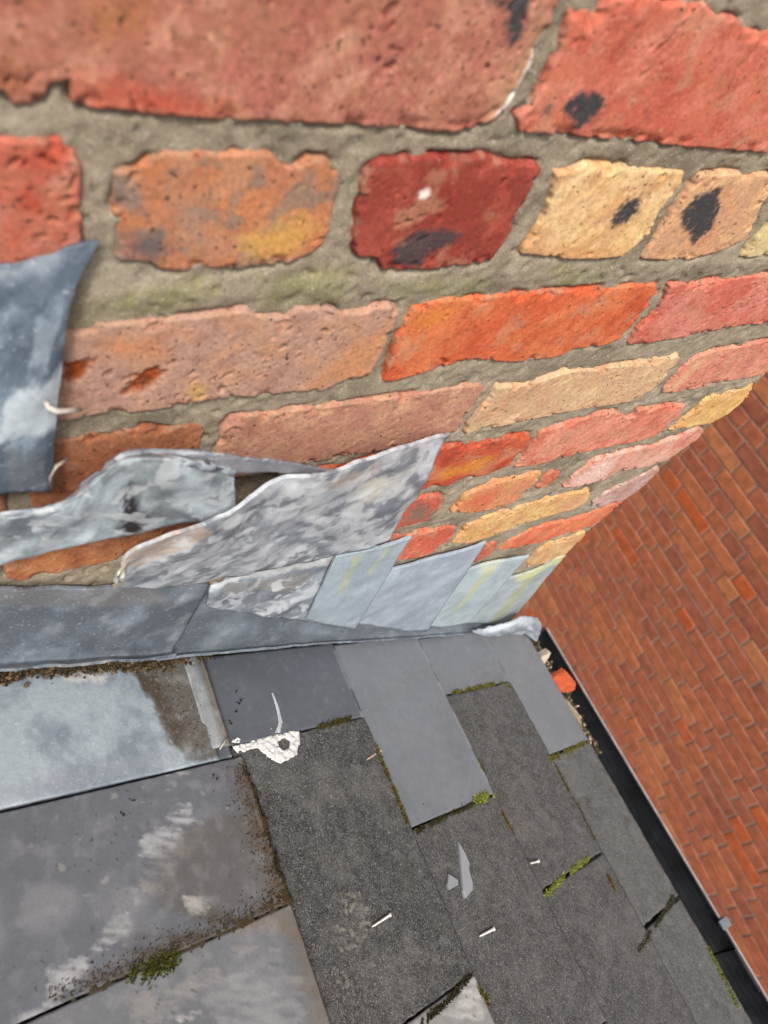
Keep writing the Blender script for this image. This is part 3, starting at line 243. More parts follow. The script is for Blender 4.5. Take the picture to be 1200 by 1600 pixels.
M_LEAD = mat_vc('weathered_lead', 0.46, 0.5, 0.16, 320, 500, 0.0002, 0.5, rvar=0.12, b2=(34, 0.0012), fleck=((420, 0.60, 0.76, (0.52, 0.54, 0.55), 0.35, 0.0, 4), (46, 0.56, 0.80, (0.55, 0.57, 0.58), 0.22, 0.0, 9)))
M_OXIDE = mat_vc('oxidised_lead', 0.5, 0.45, 0.18, 320, 500, 0.0002, 0.5, rvar=0.12, b2=(34, 0.0012), fleck=((420, 0.60, 0.76, (0.52, 0.54, 0.55), 0.35, 0.0, 4), (62, 0.52, 0.585, (0.47, 0.49, 0.50), 0.55, 0.6, 12), (48, 0.60, 0.66, (0.10, 0.11, 0.12), 0.5, 0.3, 10)))
M_SLATE = mat_vc('smooth_slate', 0.38, 0.5, 0.08, 400, 500, 0.0001, 0.35, rvar=0.07, fleck=((90, 0.55, 0.85, (0.36, 0.36, 0.36), 0.14, 0.0, 8),))
M_ROUGH = mat_vc('mottled_slate', 0.85, 0.25, 0.35, 420, 520, 0.0005, 0.7, fleck=((560, 0.50, 0.68, (0.31, 0.307, 0.30), 0.56, 2.2, 5), (70, 0.46, 0.78, (0.15, 0.148, 0.143), 0.32, 0.4, 10), (300, 0.64, 0.72, (0.012, 0.011, 0.010), 0.6, 0.6, 3)))
M_STAIN = mat_vc('stained_slate', 0.36, 0.5, 0.12, 500, 700, 0.00025, 0.5, rvar=0.1, fleck=((70, 0.52, 0.8, (0.40, 0.40, 0.40), 0.16, 0.0, 9), (420, 0.66, 0.74, (0.05, 0.04, 0.03), 0.4, 0.3, 3)))
M_SOIL = mat_vc('soil', 0.95, 0.15, 0.4, 900, 900, 0.0006, 0.8)
M_MOSS = mat_vc('moss', 0.9, 0.2, 0.3, 700, 900, 0.0003, 0.5)
M_SEAL = mat_vc('sealant', 0.6, 0.4, 0.12, 300, 420, 0.0008, 0.8, fleck=((260, 0.58, 0.70, (0.12, 0.12, 0.12), 0.6, 2.5, 4),))
M_METAL = mat_vc('galvanised', 0.4, 0.5, 0.15, 800, 800, 0.0001, 0.4)
def plain(name, col, rough=0.6, spec=0.4, var=0.2, scale=60, bscale=200, bdist=0.0005):
    mt, nt, p = new_mat(name)
    N, L = nt.nodes.new, nt.links.new
    tc = N('ShaderNodeTexCoord'); no = N('ShaderNodeTexNoise'); no.inputs['Scale'].default_value = scale; no.inputs['Detail'].default_value = 6
    L(tc.outputs['Object'], no.inputs['Vector'])
    cr = N('ShaderNodeValToRGB')
    cr.color_ramp.elements[0].position = 0.3; cr.color_ramp.elements[1].position = 0.7
    cr.color_ramp.elements[0].color = (*[c * (1 - var) for c in col], 1); cr.color_ramp.elements[1].color = (*[c * (1 + var) for c in col], 1)
    L(no.outputs['Fac'], cr.inputs[0]); L(cr.outputs[0], p.inputs['Base Color'])
    p.inputs['Roughness'].default_value = rough; p.inputs['Specular IOR Level'].default_value = spec
    bn = N('ShaderNodeTexNoise'); bn.inputs['Scale'].default_value = bscale; L(tc.outputs['Object'], bn.inputs['Vector'])
    bu = N('ShaderNodeBump'); bu.inputs['Distance'].default_value = bdist; bu.inputs['Strength'].default_value = 0.5
    L(bn.outputs['Fac'], bu.inputs['Height']); L(bu.outputs[0], p.inputs['Normal'])
    return mt
M_GUTTER = plain('black_gutter', (0.012, 0.013, 0.015), 0.35, 0.5, 0.4, 40)
M_RIM = plain('gutter_rim', (0.20, 0.17, 0.17), 0.5, 0.5, 0.25, 60)
M_DECK = plain('roof_deck', (0.05, 0.045, 0.04), 0.9)
M_GROUND = plain('paving', (0.16, 0.15, 0.14), 0.9, 0.2, 0.2, 4, 80, 0.002)
M_FMORTAR = plain('far_mortar', (0.26, 0.17, 0.122), 0.95, 0.2, 0.25, 30, 300, 0.001)

# ------------------------------------------------------------------ setting: ground
g = mesh_py('ground', [(-80, -80, -5.6), (80, -80, -5.6), (80, 80, -5.6), (-80, 80, -5.6)], [(0, 1, 2, 3)], M_GROUND)
tag(g, 'grey paved ground far below the roof', kind='structure')

# ------------------------------------------------------------------ neighbouring brick wall across the gap
TH = math.radians(5)
FD = np.array([math.sin(TH), math.cos(TH), 0]); FN = np.array([-math.cos(TH), math.sin(TH), 0]); F0 = np.array([2560., 700., 0])
UPV = np.array([0, 0, 1.0])
def far_mat(name, use_attr):
    mt, nt, p = new_mat(name)
    N, L = nt.nodes.new, nt.links.new
    if use_attr:
        src = N('ShaderNodeAttribute'); src.attribute_name = 'Col'; f = src.outputs['Fac']
    else:
        src = N('ShaderNodeObjectInfo'); f = src.outputs['Random']
    cr = N('ShaderNodeValToRGB'); e = cr.color_ramp.elements
    stops = [(0.0, (176, 103, 78)), (0.08, (184, 107, 80)), (0.2, (190, 110, 80)), (0.4, (194, 112, 80)), (0.6, (198, 116, 80)), (0.75, (204, 120, 80)), (0.88, (212, 134, 90)), (0.95, (210, 108, 64)), (1.0, (222, 106, 50))]
    e[0].position, e[0].color = stops[0][0], (*(alb(stops[0][1])), 1)
    e[1].position, e[1].color = stops[-1][0], (*(alb(stops[-1][1])), 1)
    for pos, c in stops[1:-1]:
        q = e.new(pos); q.color = (*alb(c), 1)
    L(f, cr.inputs[0])
    ge = N('ShaderNodeNewGeometry')
    n1 = N('ShaderNodeTexNoise'); n1.inputs['Scale'].default_value = 26; n1.inputs['Detail'].default_value = 6
    L(ge.outputs['Position'], n1.inputs['Vector'])
    mr = N('ShaderNodeMapRange'); mr.inputs[1].default_value = 0.3; mr.inputs[2].default_value = 0.7; mr.inputs[3].default_value = 0.74; mr.inputs[4].default_value = 1.2
    L(n1.outputs['Fac'], mr.inputs[0])
    vm = N('ShaderNodeVectorMath'); vm.operation = 'SCALE'; L(cr.outputs[0], vm.inputs[0]); L(mr.outputs[0], vm.inputs['Scale'])
    L(vm.outputs[0], p.inputs['Base Color'])
    p.inputs['Roughness'].default_value = 0.92; p.inputs['Specular IOR Level'].default_value = 0.2
    n2 = N('ShaderNodeTexNoise'); n2.inputs['Scale'].default_value = 180; n2.inputs['Detail'].default_value = 6
    L(ge.outputs['Position'], n2.inputs['Vector'])
    bu = N('ShaderNodeBump'); bu.inputs['Distance'].default_value = 0.0015; bu.inputs['Strength'].default_value = 0.6
    L(n2.outputs['Fac'], bu.inputs['Height']); L(bu.outputs[0], p.inputs['Normal'])
    return mt
M_FAR, M_FARV = far_mat('far_brick', False), far_mat('far_brick_mass', True)
far = empty('neighbouring_wall')
tag(far, 'red and orange brick wall of the neighbouring house seen across the gap beyond the gutter', 'brick wall')
def brick_box(lx, lz, seed):
    """bevelled brick with slightly uneven corners, front towards -y, mm"""
    rg = random.Random(seed); b = 3.0; v = []
    for (y, ins) in ((-4.0, b), (-1.5, 0.0), (40.0, 0.0)):
        for sx, sz in ((-1, -1), (1, -1), (1, 1), (-1, 1)):
            v.append((sx * (lx / 2 - ins) + rg.uniform(-1.4, 1.4), y + rg.uniform(-0.6, 0.6), sz * (lz / 2 - ins) + rg.uniform(-1.2, 1.2)))
    fa = [(0, 1, 2, 3)]
    for k in (0, 4):
        for i in range(4):
            j = (i + 1) % 4
            fa.append((k + i, k + 4 + i, k + 4 + j, k + j))
    fa.append((8, 11, 10, 9))
    return v, fa
frot = Matrix((( -FD[0], -FN[0], 0), (-FD[1], -FN[1], 0), (0, 0, 1))).to_4x4()   # local x along wall, local -y towards viewer
variants = {}
for lx in (215, 102):
    for k in range(5):
        v, fa = brick_box(lx, 64, 7 * k + lx)
        me = bpy.data.meshes.new('brick'); me.from_pydata([tuple(c * 0.001 for c in q) for q in v], [], fa); me.update(); me.materials.append(M_FAR)
        variants[(lx, k)] = me
rng = random.Random(5)
near_far, rest = [], []
for row in range(-10, 56):
    z = -1000 - 74 * row
    s = -2700 + (row % 2) * 56 + rng.uniform(-12, 12); run = rng.randint(0, 3)
    while s < 2300:
        lx = 102 if run % 4 == (3 if row % 2 else 1) or rng.random() < 0.16 else 215
        run += 1
        c = s + lx / 2
        (near_far if sdf(FARPOLY, np.array([c]), np.array([float(z)]))[0] < 25 else rest).append((c, z, lx))
        s += lx + 10
near_far.sort(key=lambda t: -t[1])
rest += near_far[300:]; near_far = near_far[:300]
for c, z, lx in near_far:
    o = bpy.data.objects.new('brick', variants[(lx, rng.randrange(5))]); COL.objects.link(o); o.parent = far
    P = (F0 + FD * c + UPV * (z + rng.uniform(-1.5, 1.5)) - FN * rng.uniform(-1.0, 1.5)) * 0.001
    o.matrix_world = Matrix.Translation(P) @ frot
V, Fc, CC = [], [], []
for c, z, lx in rest:
    v, fa = brick_box(lx, 64, rng.randrange(9999)); k = len(V); q = rng.random()
    for a_, b_, c_ in v:
        V.append(tuple((F0 - FD * a_ - FN * b_ + FD * c + UPV * (z + c_)) * 0.001)); CC.append((q, q, q))
    Fc += [tuple(i + k for i in f_) for f_ in fa]
tag(mesh_py('brick_courses', V, Fc, M_FARV, far, C=np.array(CC)), kind='stuff')
pts = [F0 + FD * s_ + UPV * z_ + FN * d_ for d_ in (0.5, -200) for s_, z_ in ((-2800, -5600), (2400, -5600), (2400, -225), (-2800, -225))]
mesh_py('mortar', [tuple(p_ * 0.001) for p_ in pts], [(0, 1, 2, 3), (7, 6, 5, 4), (0, 4, 5, 1), (1, 5, 6, 2), (2, 6, 7, 3), (3, 7, 4, 0)], M_FMORTAR, far)

# ------------------------------------------------------------------ chimney wall with the brickwork seen close up
chim = empty('brick_chimney')
tag(chim, 'weathered orange, red and buff brick chimney wall with sandy mortar rising from the slate roof', 'chimney')
K_, R_ = (70, 68, 70), (150, 72, 30)
BCOL = {'c1a': ((188, 108, 88), (206, 140, 112)), 'c1b': ((208, 96, 68), (216, 124, 98)), 'c2a': ((204, 84, 52), (196, 120, 100)), 'c2b': ((208, 128, 74), (190, 120, 84)),
        'c2c': ((160, 58, 42), (176, 76, 58)), 'c2d': ((236, 182, 112), (242, 200, 140)), 'c2e': ((224, 160, 110), (230, 178, 124)), 'c2f': ((234, 218, 156), (226, 200, 136)),
        'c3a': ((186, 142, 120), (202, 146, 112)), 'c3b': ((220, 94, 36), (222, 116, 60)), 'c3c': ((216, 102, 76), (222, 132, 112)), 'c4a': ((172, 104, 66), (186, 116, 74)),
        'c4b': ((194, 132, 108), (208, 154, 118)), 'c4c': ((216, 168, 122), (226, 186, 138)), 'c4d': ((222, 130, 106), (226, 146, 118)), 'c5a': ((198, 74, 38), (206, 92, 50)),
        'c5b': ((222, 114, 84), (228, 144, 116)), 'c5c': ((234, 178, 92), (238, 196, 118)), 'c6a': ((212, 90, 58), (208, 100, 70)), 'c6b': ((228, 162, 92), (222, 136, 92)),
        'c6c': ((214, 94, 58), (210, 104, 70)), 'c6d': ((226, 140, 112), (228, 160, 138)), 'c7a': ((230, 170, 96), (234, 186, 116)), 'c7b': ((194, 152, 142), (206, 170, 162)),
        'c8a': ((218, 98, 68), (222, 120, 88)), 'c8b': ((230, 110, 62), (234, 132, 84)), 'c9a': ((200, 86, 58), (206, 100, 70)), 'c9b': ((222, 166, 100), (226, 184, 126)), 'l6': ((170, 98, 56), (188, 116, 62))}
BC2 = {'c1a': ((176, 112, 92), 0.1), 'c2a': ((190, 110, 88), 0.0), 'c2b': ((150, 128, 110), 0.0), 'c2c': ((150, 66, 54), 0.0), 'c3a': ((188, 150, 130), 0.12), 'c4b': ((182, 128, 110), 0.0), 'c4c': ((206, 172, 136), 0.05), 'c2e': ((206, 160, 126), 0.0), 'c1b': ((206, 116, 90), 0.0), 'c3c': ((208, 128, 106), 0.0), 'c6d': ((222, 176, 158), 0.0)}
def corner_x(z):
    return np.interp(z, [-760, -690, -620, -560, -490, -425, -360, 300], [652, 656, 672, 690, 712, 732, 740, 745])
def make_brick(poly, seed, c0, c1, patches=(), g=1.05, depth=14.0, proud=0.0, c2=None):
    poly = np.asarray(poly, float)
    lo, hi = poly.min(0) - 3.5, poly.max(0) + 3.5
    xs = np.arange(lo[0], hi[0] + g, g); zs = np.arange(lo[1], hi[1] + g, g)
    X, Z = np.meshgrid(xs, zs)
    wx = 0.9 * fbm(X, Z, 22, seed + 1); wz = 0.9 * fbm(X, Z, 22, seed + 2)
    sd = sdf(poly, X + wx, Z + wz) + 0.55 * fbm(X, Z, 5, seed + 3) + 0.3
    s = -sd
    r = 0.7 + 1.8 * vn(X, Z, 16, seed + 4) ** 2
    h = proud + 0.6 * fbm(X, Z, 90, seed + 5) + 0.16 * fbm(X, Z, 18, seed + 6) + 0.12 * fbm(X, Z, 4, seed + 7)
    ang = 0.5 + 0.6 * vn(seed, 0.0, 3.3, 5); ca, sa = math.cos(ang), math.sin(ang)
    Xr, Zr = X * ca + Z * sa, -X * sa + Z * ca
    drag = fbm(Xr * 0.28, Zr, 7, seed + 20)                     # marks dragged across the clay
    h = h + 0.09 * drag
    pmask = sst(0.45, 0.75, vn(X, Z, 55, seed + 25))
    pit = (sst(0.80, 0.88, vn(X, Z, 3.4, seed + 8)) * 1.4 + sst(0.84, 0.92, vn(Xr * 0.5, Zr, 5.5, seed + 9)) * 2.2 + sst(0.86, 0.93, vn(X, Z, 9, seed + 26)) * 2.4) * (0.12 + 0.8 * pmask ** 2)
    chip = sst(0.12, 0.4, fbm(X, Z, 18, seed + 21)) * sst(8, 0, s) * 2.4
    h = h - pit - chip
    t = np.clip(s / r, 0, 1)
    h = h - r * 0.9 * (1 - np.sqrt(np.clip(1 - (1 - t) ** 2, 0, 1)))
    h = np.where(s < 0, h - np.minimum(-s * 7, depth) if depth < 30 else h - np.minimum(-s * 60, depth), h)
    n1, n2, n3 = fbm(X, Z, 60, seed + 10), fbm(X, Z, 18, seed + 11, 4), fbm(X, Z, 4.5, seed + 12)
    a0, a1 = alb(c0), alb(c1)
    a0, a1 = a0 * 0.86 + 0.14 * (a0 @ np.array([0.3, 0.6, 0.1])), a1 * 0.88 + 0.12 * (a1 @ np.array([0.3, 0.6, 0.1]))
    full = X.shape + (3,)
    C = mixc(np.broadcast_to(a0, full), np.broadcast_to(a1, full), sst(-0.4, 0.45, n1 * 0.8 + n2 * 0.5 + drag * 0.3))
    hue = fbm(X, Z, 34, seed + 22, 4)
    C = mixc(C, np.broadcast_to(a0 * np.array([0.84, 0.72, 0.70]), full), sst(0.1, 0.6, hue) * 0.6)
    C = mixc(C, np.broadcast_to(np.minimum(a1 * np.array([1.02, 1.12, 1.0]), 0.6), full), sst(0.1, 0.6, -hue) * 0.5)
    C = C * (1 + 0.12 * n2 + 0.12 * n3 + 0.10 * drag)[..., None]
    sp = sst(0.80, 0.90, vn(X, Z, 3.2, seed + 13))
    C = mixc(C, np.broadcast_to(np.minimum(a1 * 1.3, 0.62), full), sp * 0.55)
    C = mixc(C, np.broadcast_to(a0 * np.array([0.5, 0.36, 0.3]), full), np.clip(pit, 0, 1) * 0.7)
    C = mixc(C, np.broadcast_to(a0 * np.array([0.95, 0.75, 0.62]), full), np.clip(chip, 0, 1) * 0.5)
    dusty = sst(0.05, 0.55, fbm(X, Z, 26, seed + 14, 4)) * 0.45
    C = mixc(C, np.broadcast_to(alb((196, 150, 118)), full), dusty)
    rub = sst(4.5, 0.5, s) * sst(-0.05, 0.4, fbm(X, Z, 12, seed + 23))
    C = mixc(C, np.broadcast_to(alb((160, 144, 120)), full), rub * 0.35)
    if c2 is not None:
        C = mixc(C, np.broadcast_to(alb(c2[0]), full), sst(0.0, 0.35, fbm(X, Z, 16, seed + 24, 5) + c2[1]) * 0.8)
    for pp, pc, ps in patches:
        thin = 0.35 if pc not in ('K', 'R') and pc[0] > 240 else 1.0
        dd = sdf(pp, X, Z) + thin * ((2.4 if pc in ('K', 'R') else 4.2) * fbm(X, Z, 9, seed + 15, 4) + 2.2 * fbm(X, Z, 3.0, seed + 16))
        mk = sst(1.3, -1.3, dd) * ps if thin < 1 else (sst(1.6, -2.2, dd) * ps if pc in ('K', 'R') else sst(8.0, -8.0, dd) * ps * 0.85)
        if pc == 'R':
            h = h - mk * (2.4 + 1.2 * fbm(X, Z, 4, seed + 18)); pc = R_
        elif pc == 'K':
            mk = mk * (0.55 + 0.45 * sst(-0.3, 0.2, fbm(X, Z, 4, seed + 19) - dd * 0.1)); pc = K_
            h = h + mk * 0.35
        C = mixc(C, np.broadcast_to(alb(pc), C.shape), mk)
    keep = s > -2.4
    kc = keep[:-1, :-1] | keep[1:, :-1] | keep[:-1, 1:] | keep[1:, 1:]
    q = grid_quads(*X.shape)[kc.ravel()]
    used = np.unique(q); rm = np.full(X.size, -1); rm[used] = np.arange(len(used))
    V = np.stack([X.ravel(), -h.ravel(), Z.ravel()], -1)[used] * 0.001
    return mesh_np('brick', V, rm[q], C.reshape(-1, 3)[used], M_BRICK, chim)
allpoly = []
for i, (k, poly) in enumerate(BRICKS.items()):
    edge = k in ('c5c', 'c6d', 'c7b', 'c8b', 'c9b', 'c4d', 'c3c')
    make_brick(poly, 100 + 31 * i, *BCOL[k], PATCH.get(k, ()), depth=95.0 if edge else 14.0, proud=(i * 37 % 11 - 5) * 0.16, c2=BC2.get(k))
    allpoly.append(poly)
fill = {-27: ((-330, -120), (-110, 105), (115, 330), (340, 555), (565, 742)), 50: ((-300, -200), (-190, -85), (-75, 30), (40, 145), (155, 260), (270, 375), (385, 490), (500, 605), (615, 742)),
        127: ((-330, -120), (-110, 105), (115, 330), (340, 555), (565, 742)), 204: ((-330, -180), (-170, 45), (55, 270), (280, 495), (505, 742)),
        -107: ((-330, -230), (-220, -6), (545, 742)), -190: ((-330, -245), (-235, -135), (-125, -22), (622, 742)), -277: ((-330, -225), (-215, 1)), -360: ((-330, -130), (-120, -10)),
        -435: ((-330, -250), (-240, -33)), -551: ((-330, -230), (-220, -115), (-105, 0), (10, 115), (125, 228)), -626: ((-330, -120), (-110, 105), (115, 272))}
tones = [((208, 96, 68), (216, 124, 98)), ((192, 122, 98), (206, 146, 110)), ((216, 168, 122), (226, 186, 138)), ((186, 84, 56), (200, 112, 84))]
k = 0
for zc, spans in fill.items():
    for x0, x1 in spans:
        p_ = [(x0, zc - 32), (x1, zc - 32), (x1, zc + 32), (x0, zc + 32)]
        make_brick(p_, 2000 + 29 * k, *tones[(k * 7 + 3) % 4], g=3.0, depth=95.0 if x1 > 700 else 14.0); allpoly.append(p_); k += 1
# mortar: one bedded sheet that turns the corner on the right
g_ = 2.0
xs = np.arange(-340, 850, g_); zs = np.arange(-1010, 244, g_)
X, Z = np.meshgrid(xs, zs)
dm = np.full(X.shape, 1e3)
for p_ in allpoly:
    p_ = np.asarray(p_, float); lo, hi = p_.min(0) - 9, p_.max(0) + 9
    i0, i1 = np.searchsorted(xs, [lo[0], hi[0]]); j0, j1 = np.searchsorted(zs, [lo[1], hi[1]])
    sl = (slice(j0, j1), slice(i0, i1))
    if X[sl].size: dm[sl] = np.minimum(dm[sl], sdf(p_, X[sl], Z[sl]))
cav = sst(4, -3, sdf([(116, -404), (186, -401), (186, -466), (122, -472)], X, Z) + 3 * fbm(X, Z, 14, 78))
cx = corner_x(Z) - 4 + 2.5 * fbm(Z, Z * 0, 25, 77)
h = -2.6 + 1.3 * fbm(X, Z, 34, 71) + 0.7 * fbm(X, Z, 8, 72) + 0.35 * fbm(X, Z, 4.2, 73)
h += 1.6 * np.exp(-((Z + 232) / 10) ** 2)
h -= 4.5 * sst(2.8, 0.6, dm) * sst(-0.12, 0.22, fbm(X, Z, 34, 74))
h -= 2.4 * sst(0.80, 0.9, vn(X, Z, 8, 75)) + 1.2 * sst(0.1, 0.5, fbm(X, Z, 16, 79, 4))
h = np.where(dm < -3.0, -8.0, h) - 24 * cav
over = np.clip(X - cx, 0, None)
C = np.broadcast_to(alb((164, 151, 130)), X.shape + (3,)) * (1 + 0.14 * fbm(X, Z, 40, 81) + 0.16 * fbm(X, Z, 7, 82))[..., None]
C = mixc(C, np.broadcast_to(alb((180, 168, 148)), C.shape), sst(0.1, 0.5, fbm(X, Z, 55, 83)) * 0.5)
C = mixc(C, np.broadcast_to(alb((112, 102, 84)), C.shape), sst(0.0, 0.5, fbm(X, Z, 60, 84, 5)) * 0.5)
for p_ in MPATCH:
    d_ = sdf(p_, X, Z) + 7 * fbm(X, Z, 22, 85) + 3 * fbm(X, Z, 6, 86)
    C = mixc(C, np.broadcast_to(alb((146, 146, 78)), C.shape), sst(5, -6, d_) * (0.36 + 0.3 * fbm(X, Z, 9, 87)).clip(0, 1))
V = np.stack([np.minimum(X, cx), np.where(over > 0, over, 0) - h, Z], -1).reshape(-1, 3) * 0.001
mesh_np('mortar', V, grid_quads(*X.shape), C.reshape(-1, 3), M_MORTAR, chim)
v8 = [(x_, y_, z_) for x_ in (-0.34, 0.64) for y_ in (0.03, 0.34) for z_ in (-1.2, 0.235)]
mesh_py('core', v8, [(0, 1, 3, 2), (4, 6, 7, 5), (0, 4, 5, 1), (2, 3, 7, 6), (0, 2, 6, 4), (1, 5, 7, 3)], plain('core_mortar', (0.2, 0.18, 0.15), 0.95), chim)

# ------------------------------------------------------------------ slate roof
AR = math.radians(25.5)
RS = np.array([math.cos(AR), 0, -math.sin(AR)]); RN = np.array([math.sin(AR), 0, math.cos(AR)]); C0 = -560.0
def rp(u, v, h):
    u, v, h = np.broadcast_arrays(np.asarray(u, float), np.asarray(v, float), np.asarray(h, float))
    P = u[..., None] * RS + (C0 + h)[..., None] * RN
    P[..., 1] = -v
    return P
TAILS = [(110, 165), (411, 301), (587, 176), (748, 161), (908, 160), (1030, 122)]
def rh(u):
    for t, G in TAILS:
        if u <= t: return 5.0 * (1 - (t - u) / G)
    return -6.0
roof = empty('slate_roof')
tag(roof, 'grey slate roof sloping down to the gutter beside the chimney, smooth new slates among dark mottled ones', 'roof')
def slate(tail, G, v0, v1, kind, seed, length=None, g=2.6, stains=(), base=None, label=None):
    L_ = length or G + 70
    nu, nv = max(4, int(L_ / g)), max(4, int((v1 - v0) / g))
    u = np.linspace(tail - L_, tail, nu); v = np.linspace(v0, v1, nv)
    U, Vv = np.meshgrid(u, v, indexing='ij')
    eu = sst(0.93, 1.0, np.linspace(0, 1, nu))[:, None]; ev = np.maximum(sst(0.06, 0, np.linspace(0, 1, nv)), sst(0.94, 1, np.linspace(0, 1, nv)))[None, :]
    rag = 1.6 if kind == 'rough' else 0.5
    U2 = U + eu * rag * fbm(Vv, U * 0, 12, seed); V2 = Vv + ev * rag * 0.7 * fbm(U, Vv * 0 + (Vv > (v0 + v1) / 2) * 50, 12, seed + 1)
    hh = 5.0 * (1 - (tail - U) / G)
    if kind == 'rough': hh = hh + 0.45 * fbm(U, Vv, 30, seed + 2) + 0.35 * fbm(U, Vv, 7, seed + 3)
    else: hh = hh + 0.35 * fbm(U, Vv, 120, seed + 2, 2)
    cb = alb(base)
    C = np.broadcast_to(cb, U.shape + (3,)) * (1 + 0.10 * fbm(U, Vv, 60, seed + 4) + 0.08 * fbm(U, Vv, 9, seed + 5))[..., None]
    if kind == 'rough':
        C = mixc(C, np.broadcast_to(alb((92, 91, 89)), C.shape), sst(0.0, 0.6, fbm(U, Vv, 75, seed + 6)) * 0.45)
        C = mixc(C, np.broadcast_to(alb((46, 44, 41)), C.shape), sst(0.1, 0.6, fbm(U, Vv, 26, seed + 7, 4)) * 0.5)
    if kind == 'stain':
        C = mixc(C, np.broadcast_to(alb((150, 150, 152)), C.shape), sst(0.1, 0.7, fbm(U, Vv, 70, seed + 6)) * 0.4)
        C = mixc(C, np.broadcast_to(alb((175, 172, 165)), C.shape), sst(0.86, 0.95, vn(U, Vv, 9, seed + 8)) * 0.35)
    for pp, pc, ps in stains:
        Ud, Vd = U + 0.45 * Vv, Vv - 0.45 * U
        d_ = sdf(pp, U, Vv) + 12 * fbm(Ud * 0.22, Vd, 14, seed + 9, 5) + 3.0 * fbm(U, Vv, 5, seed + 10)
        C = mixc(C, np.broadcast_to(alb(pc), C.shape), (sst(11, -11, d_) if sum(pc) < 330 else sst(1.6, -2.4, d_)) * ps * (sst(-0.15, 0.3, fbm(U, Vv, 4.2, seed + 15)) if kind == 'rough' else 1.0) * ((0.9 + 0.35 * fbm(U, Vv, 12, seed + 11, 4)) if sum(pc) < 330 else (0.62 + 0.95 * fbm(Ud * 0.22, Vd, 6, seed + 11, 4))).clip(0, 1))
    if kind == 'stain':
        dk = sst(0.83, 0.9, vn(U, Vv, 4.5, seed + 12)) * sst(0.4, 0.7, vn(U, Vv, 60, seed + 13))
        C = mixc(C, np.broadcast_to(alb((58, 50, 42)), C.shape), dk * 0.7)
    if kind == 'smooth':
        C = mixc(C, np.broadcast_to(alb((206, 206, 204)), C.shape), sst(tail - 3.2, tail - 1.2, U) * sst(-0.25, 0.2, fbm(Vv, U * 0, 30, seed + 14)) * 0.7)
    o = slab('slate', rp(U2, V2, hh), 4.5, C, {'rough': M_ROUGH, 'smooth': M_SLATE, 'stain': M_STAIN}[kind], roof, smooth=False, flip=True)
    o.data.polygons.foreach_set('use_smooth', np.arange(len(o.data.polygons)) < (nu - 1) * (nv - 1))
    if label: o['label'] = label
    return o
DKB, LTG, LT2, DRK, MID, GRY = (90, 95, 102), (118, 123, 129), (124, 129, 134), (48, 48, 47), (62, 61, 60), (80, 80, 79)
ST = STAIN
slate(110, 165, 5, 130, 'stain', 11, base=(130, 130, 132)); slate(110, 165, 132, 382, 'stain', 12, base=(130, 130, 132)); slate(110, 165, 384, 634, 'rough', 13, base=MID)
slate(400, 290, 6, 116, 'smooth', 20, base=DKB)
slate(411, 301, 118, 250.5, 'stain', 21, g=1.5, base=(102, 105, 111), stains=ST['F'], label='stained smooth grey slate with white and brown runs')
slate(411, 301, 252.5, 502, 'stain', 22, g=1.8, base=(112, 114, 117), stains=ST['G'])
slate(411, 301, 504, 754, 'rough', 23, base=MID, g=6)
slate(587, 176, 8, 104, 'smooth', 31, base=DKB, stains=ST['A'], label='dark blue grey smooth slate')
slate(587, 176, 106, 374, 'rough', 32, g=1.6, base=DRK, stains=ST['E'])
slate(587, 176, 376.5, 626, 'stain', 33, base=(140, 139, 136), stains=ST['H'])
slate(587, 176, 628, 878, 'rough', 34, base=MID, g=6)
slate(748, 161, 8, 232, 'smooth', 41, base=LTG, label='clean pale grey new slate')
slate(748, 161, 234.5, 482, 'rough', 42, base=MID); slate(748, 161, 484, 734, 'rough', 43, base=GRY)
slate(908, 160, 10, 96, 'smooth', 51, base=LTG); slate(908, 160, 98.5, 348, 'rough', 52, base=MID); slate(908, 160, 351.5, 600, 'rough', 53, base=MID); slate(908, 160, 602, 852, 'rough', 54, base=GRY)
slate(1030, 122, 14, 212, 'smooth', 61, base=LT2); slate(1030, 122, 216, 444, 'rough', 62, base=GRY); slate(1030, 122, 449, 695, 'rough', 63, base=GRY); slate(1030, 122, 697, 900, 'rough', 64, base=GRY)
b8 = [rp(u_, v_, h_) for u_ in (-260, 1000) for v_ in (2, 900) for h_ in (-45, -14)]
mesh_py('roof_deck', [tuple(p_ * 0.001) for p_ in b8], [(0, 1, 3, 2), (4, 6, 7, 5), (0, 4, 5, 1), (2, 3, 7, 6), (0, 2, 6, 4), (1, 5, 7, 3)], M_DECK, roof)
b8 = [(x_, y_, z_) for x_ in (0.605, 0.625) for y_ in (-0.9, -0.005) for z_ in (-1.16, -0.945)]
mesh_py('fascia_board', b8, [(0, 1, 3, 2), (4, 6, 7, 5), (0, 4, 5, 1), (2, 3, 7, 6), (0, 2, 6, 4), (1, 5, 7, 3)], M_DECK, roof)

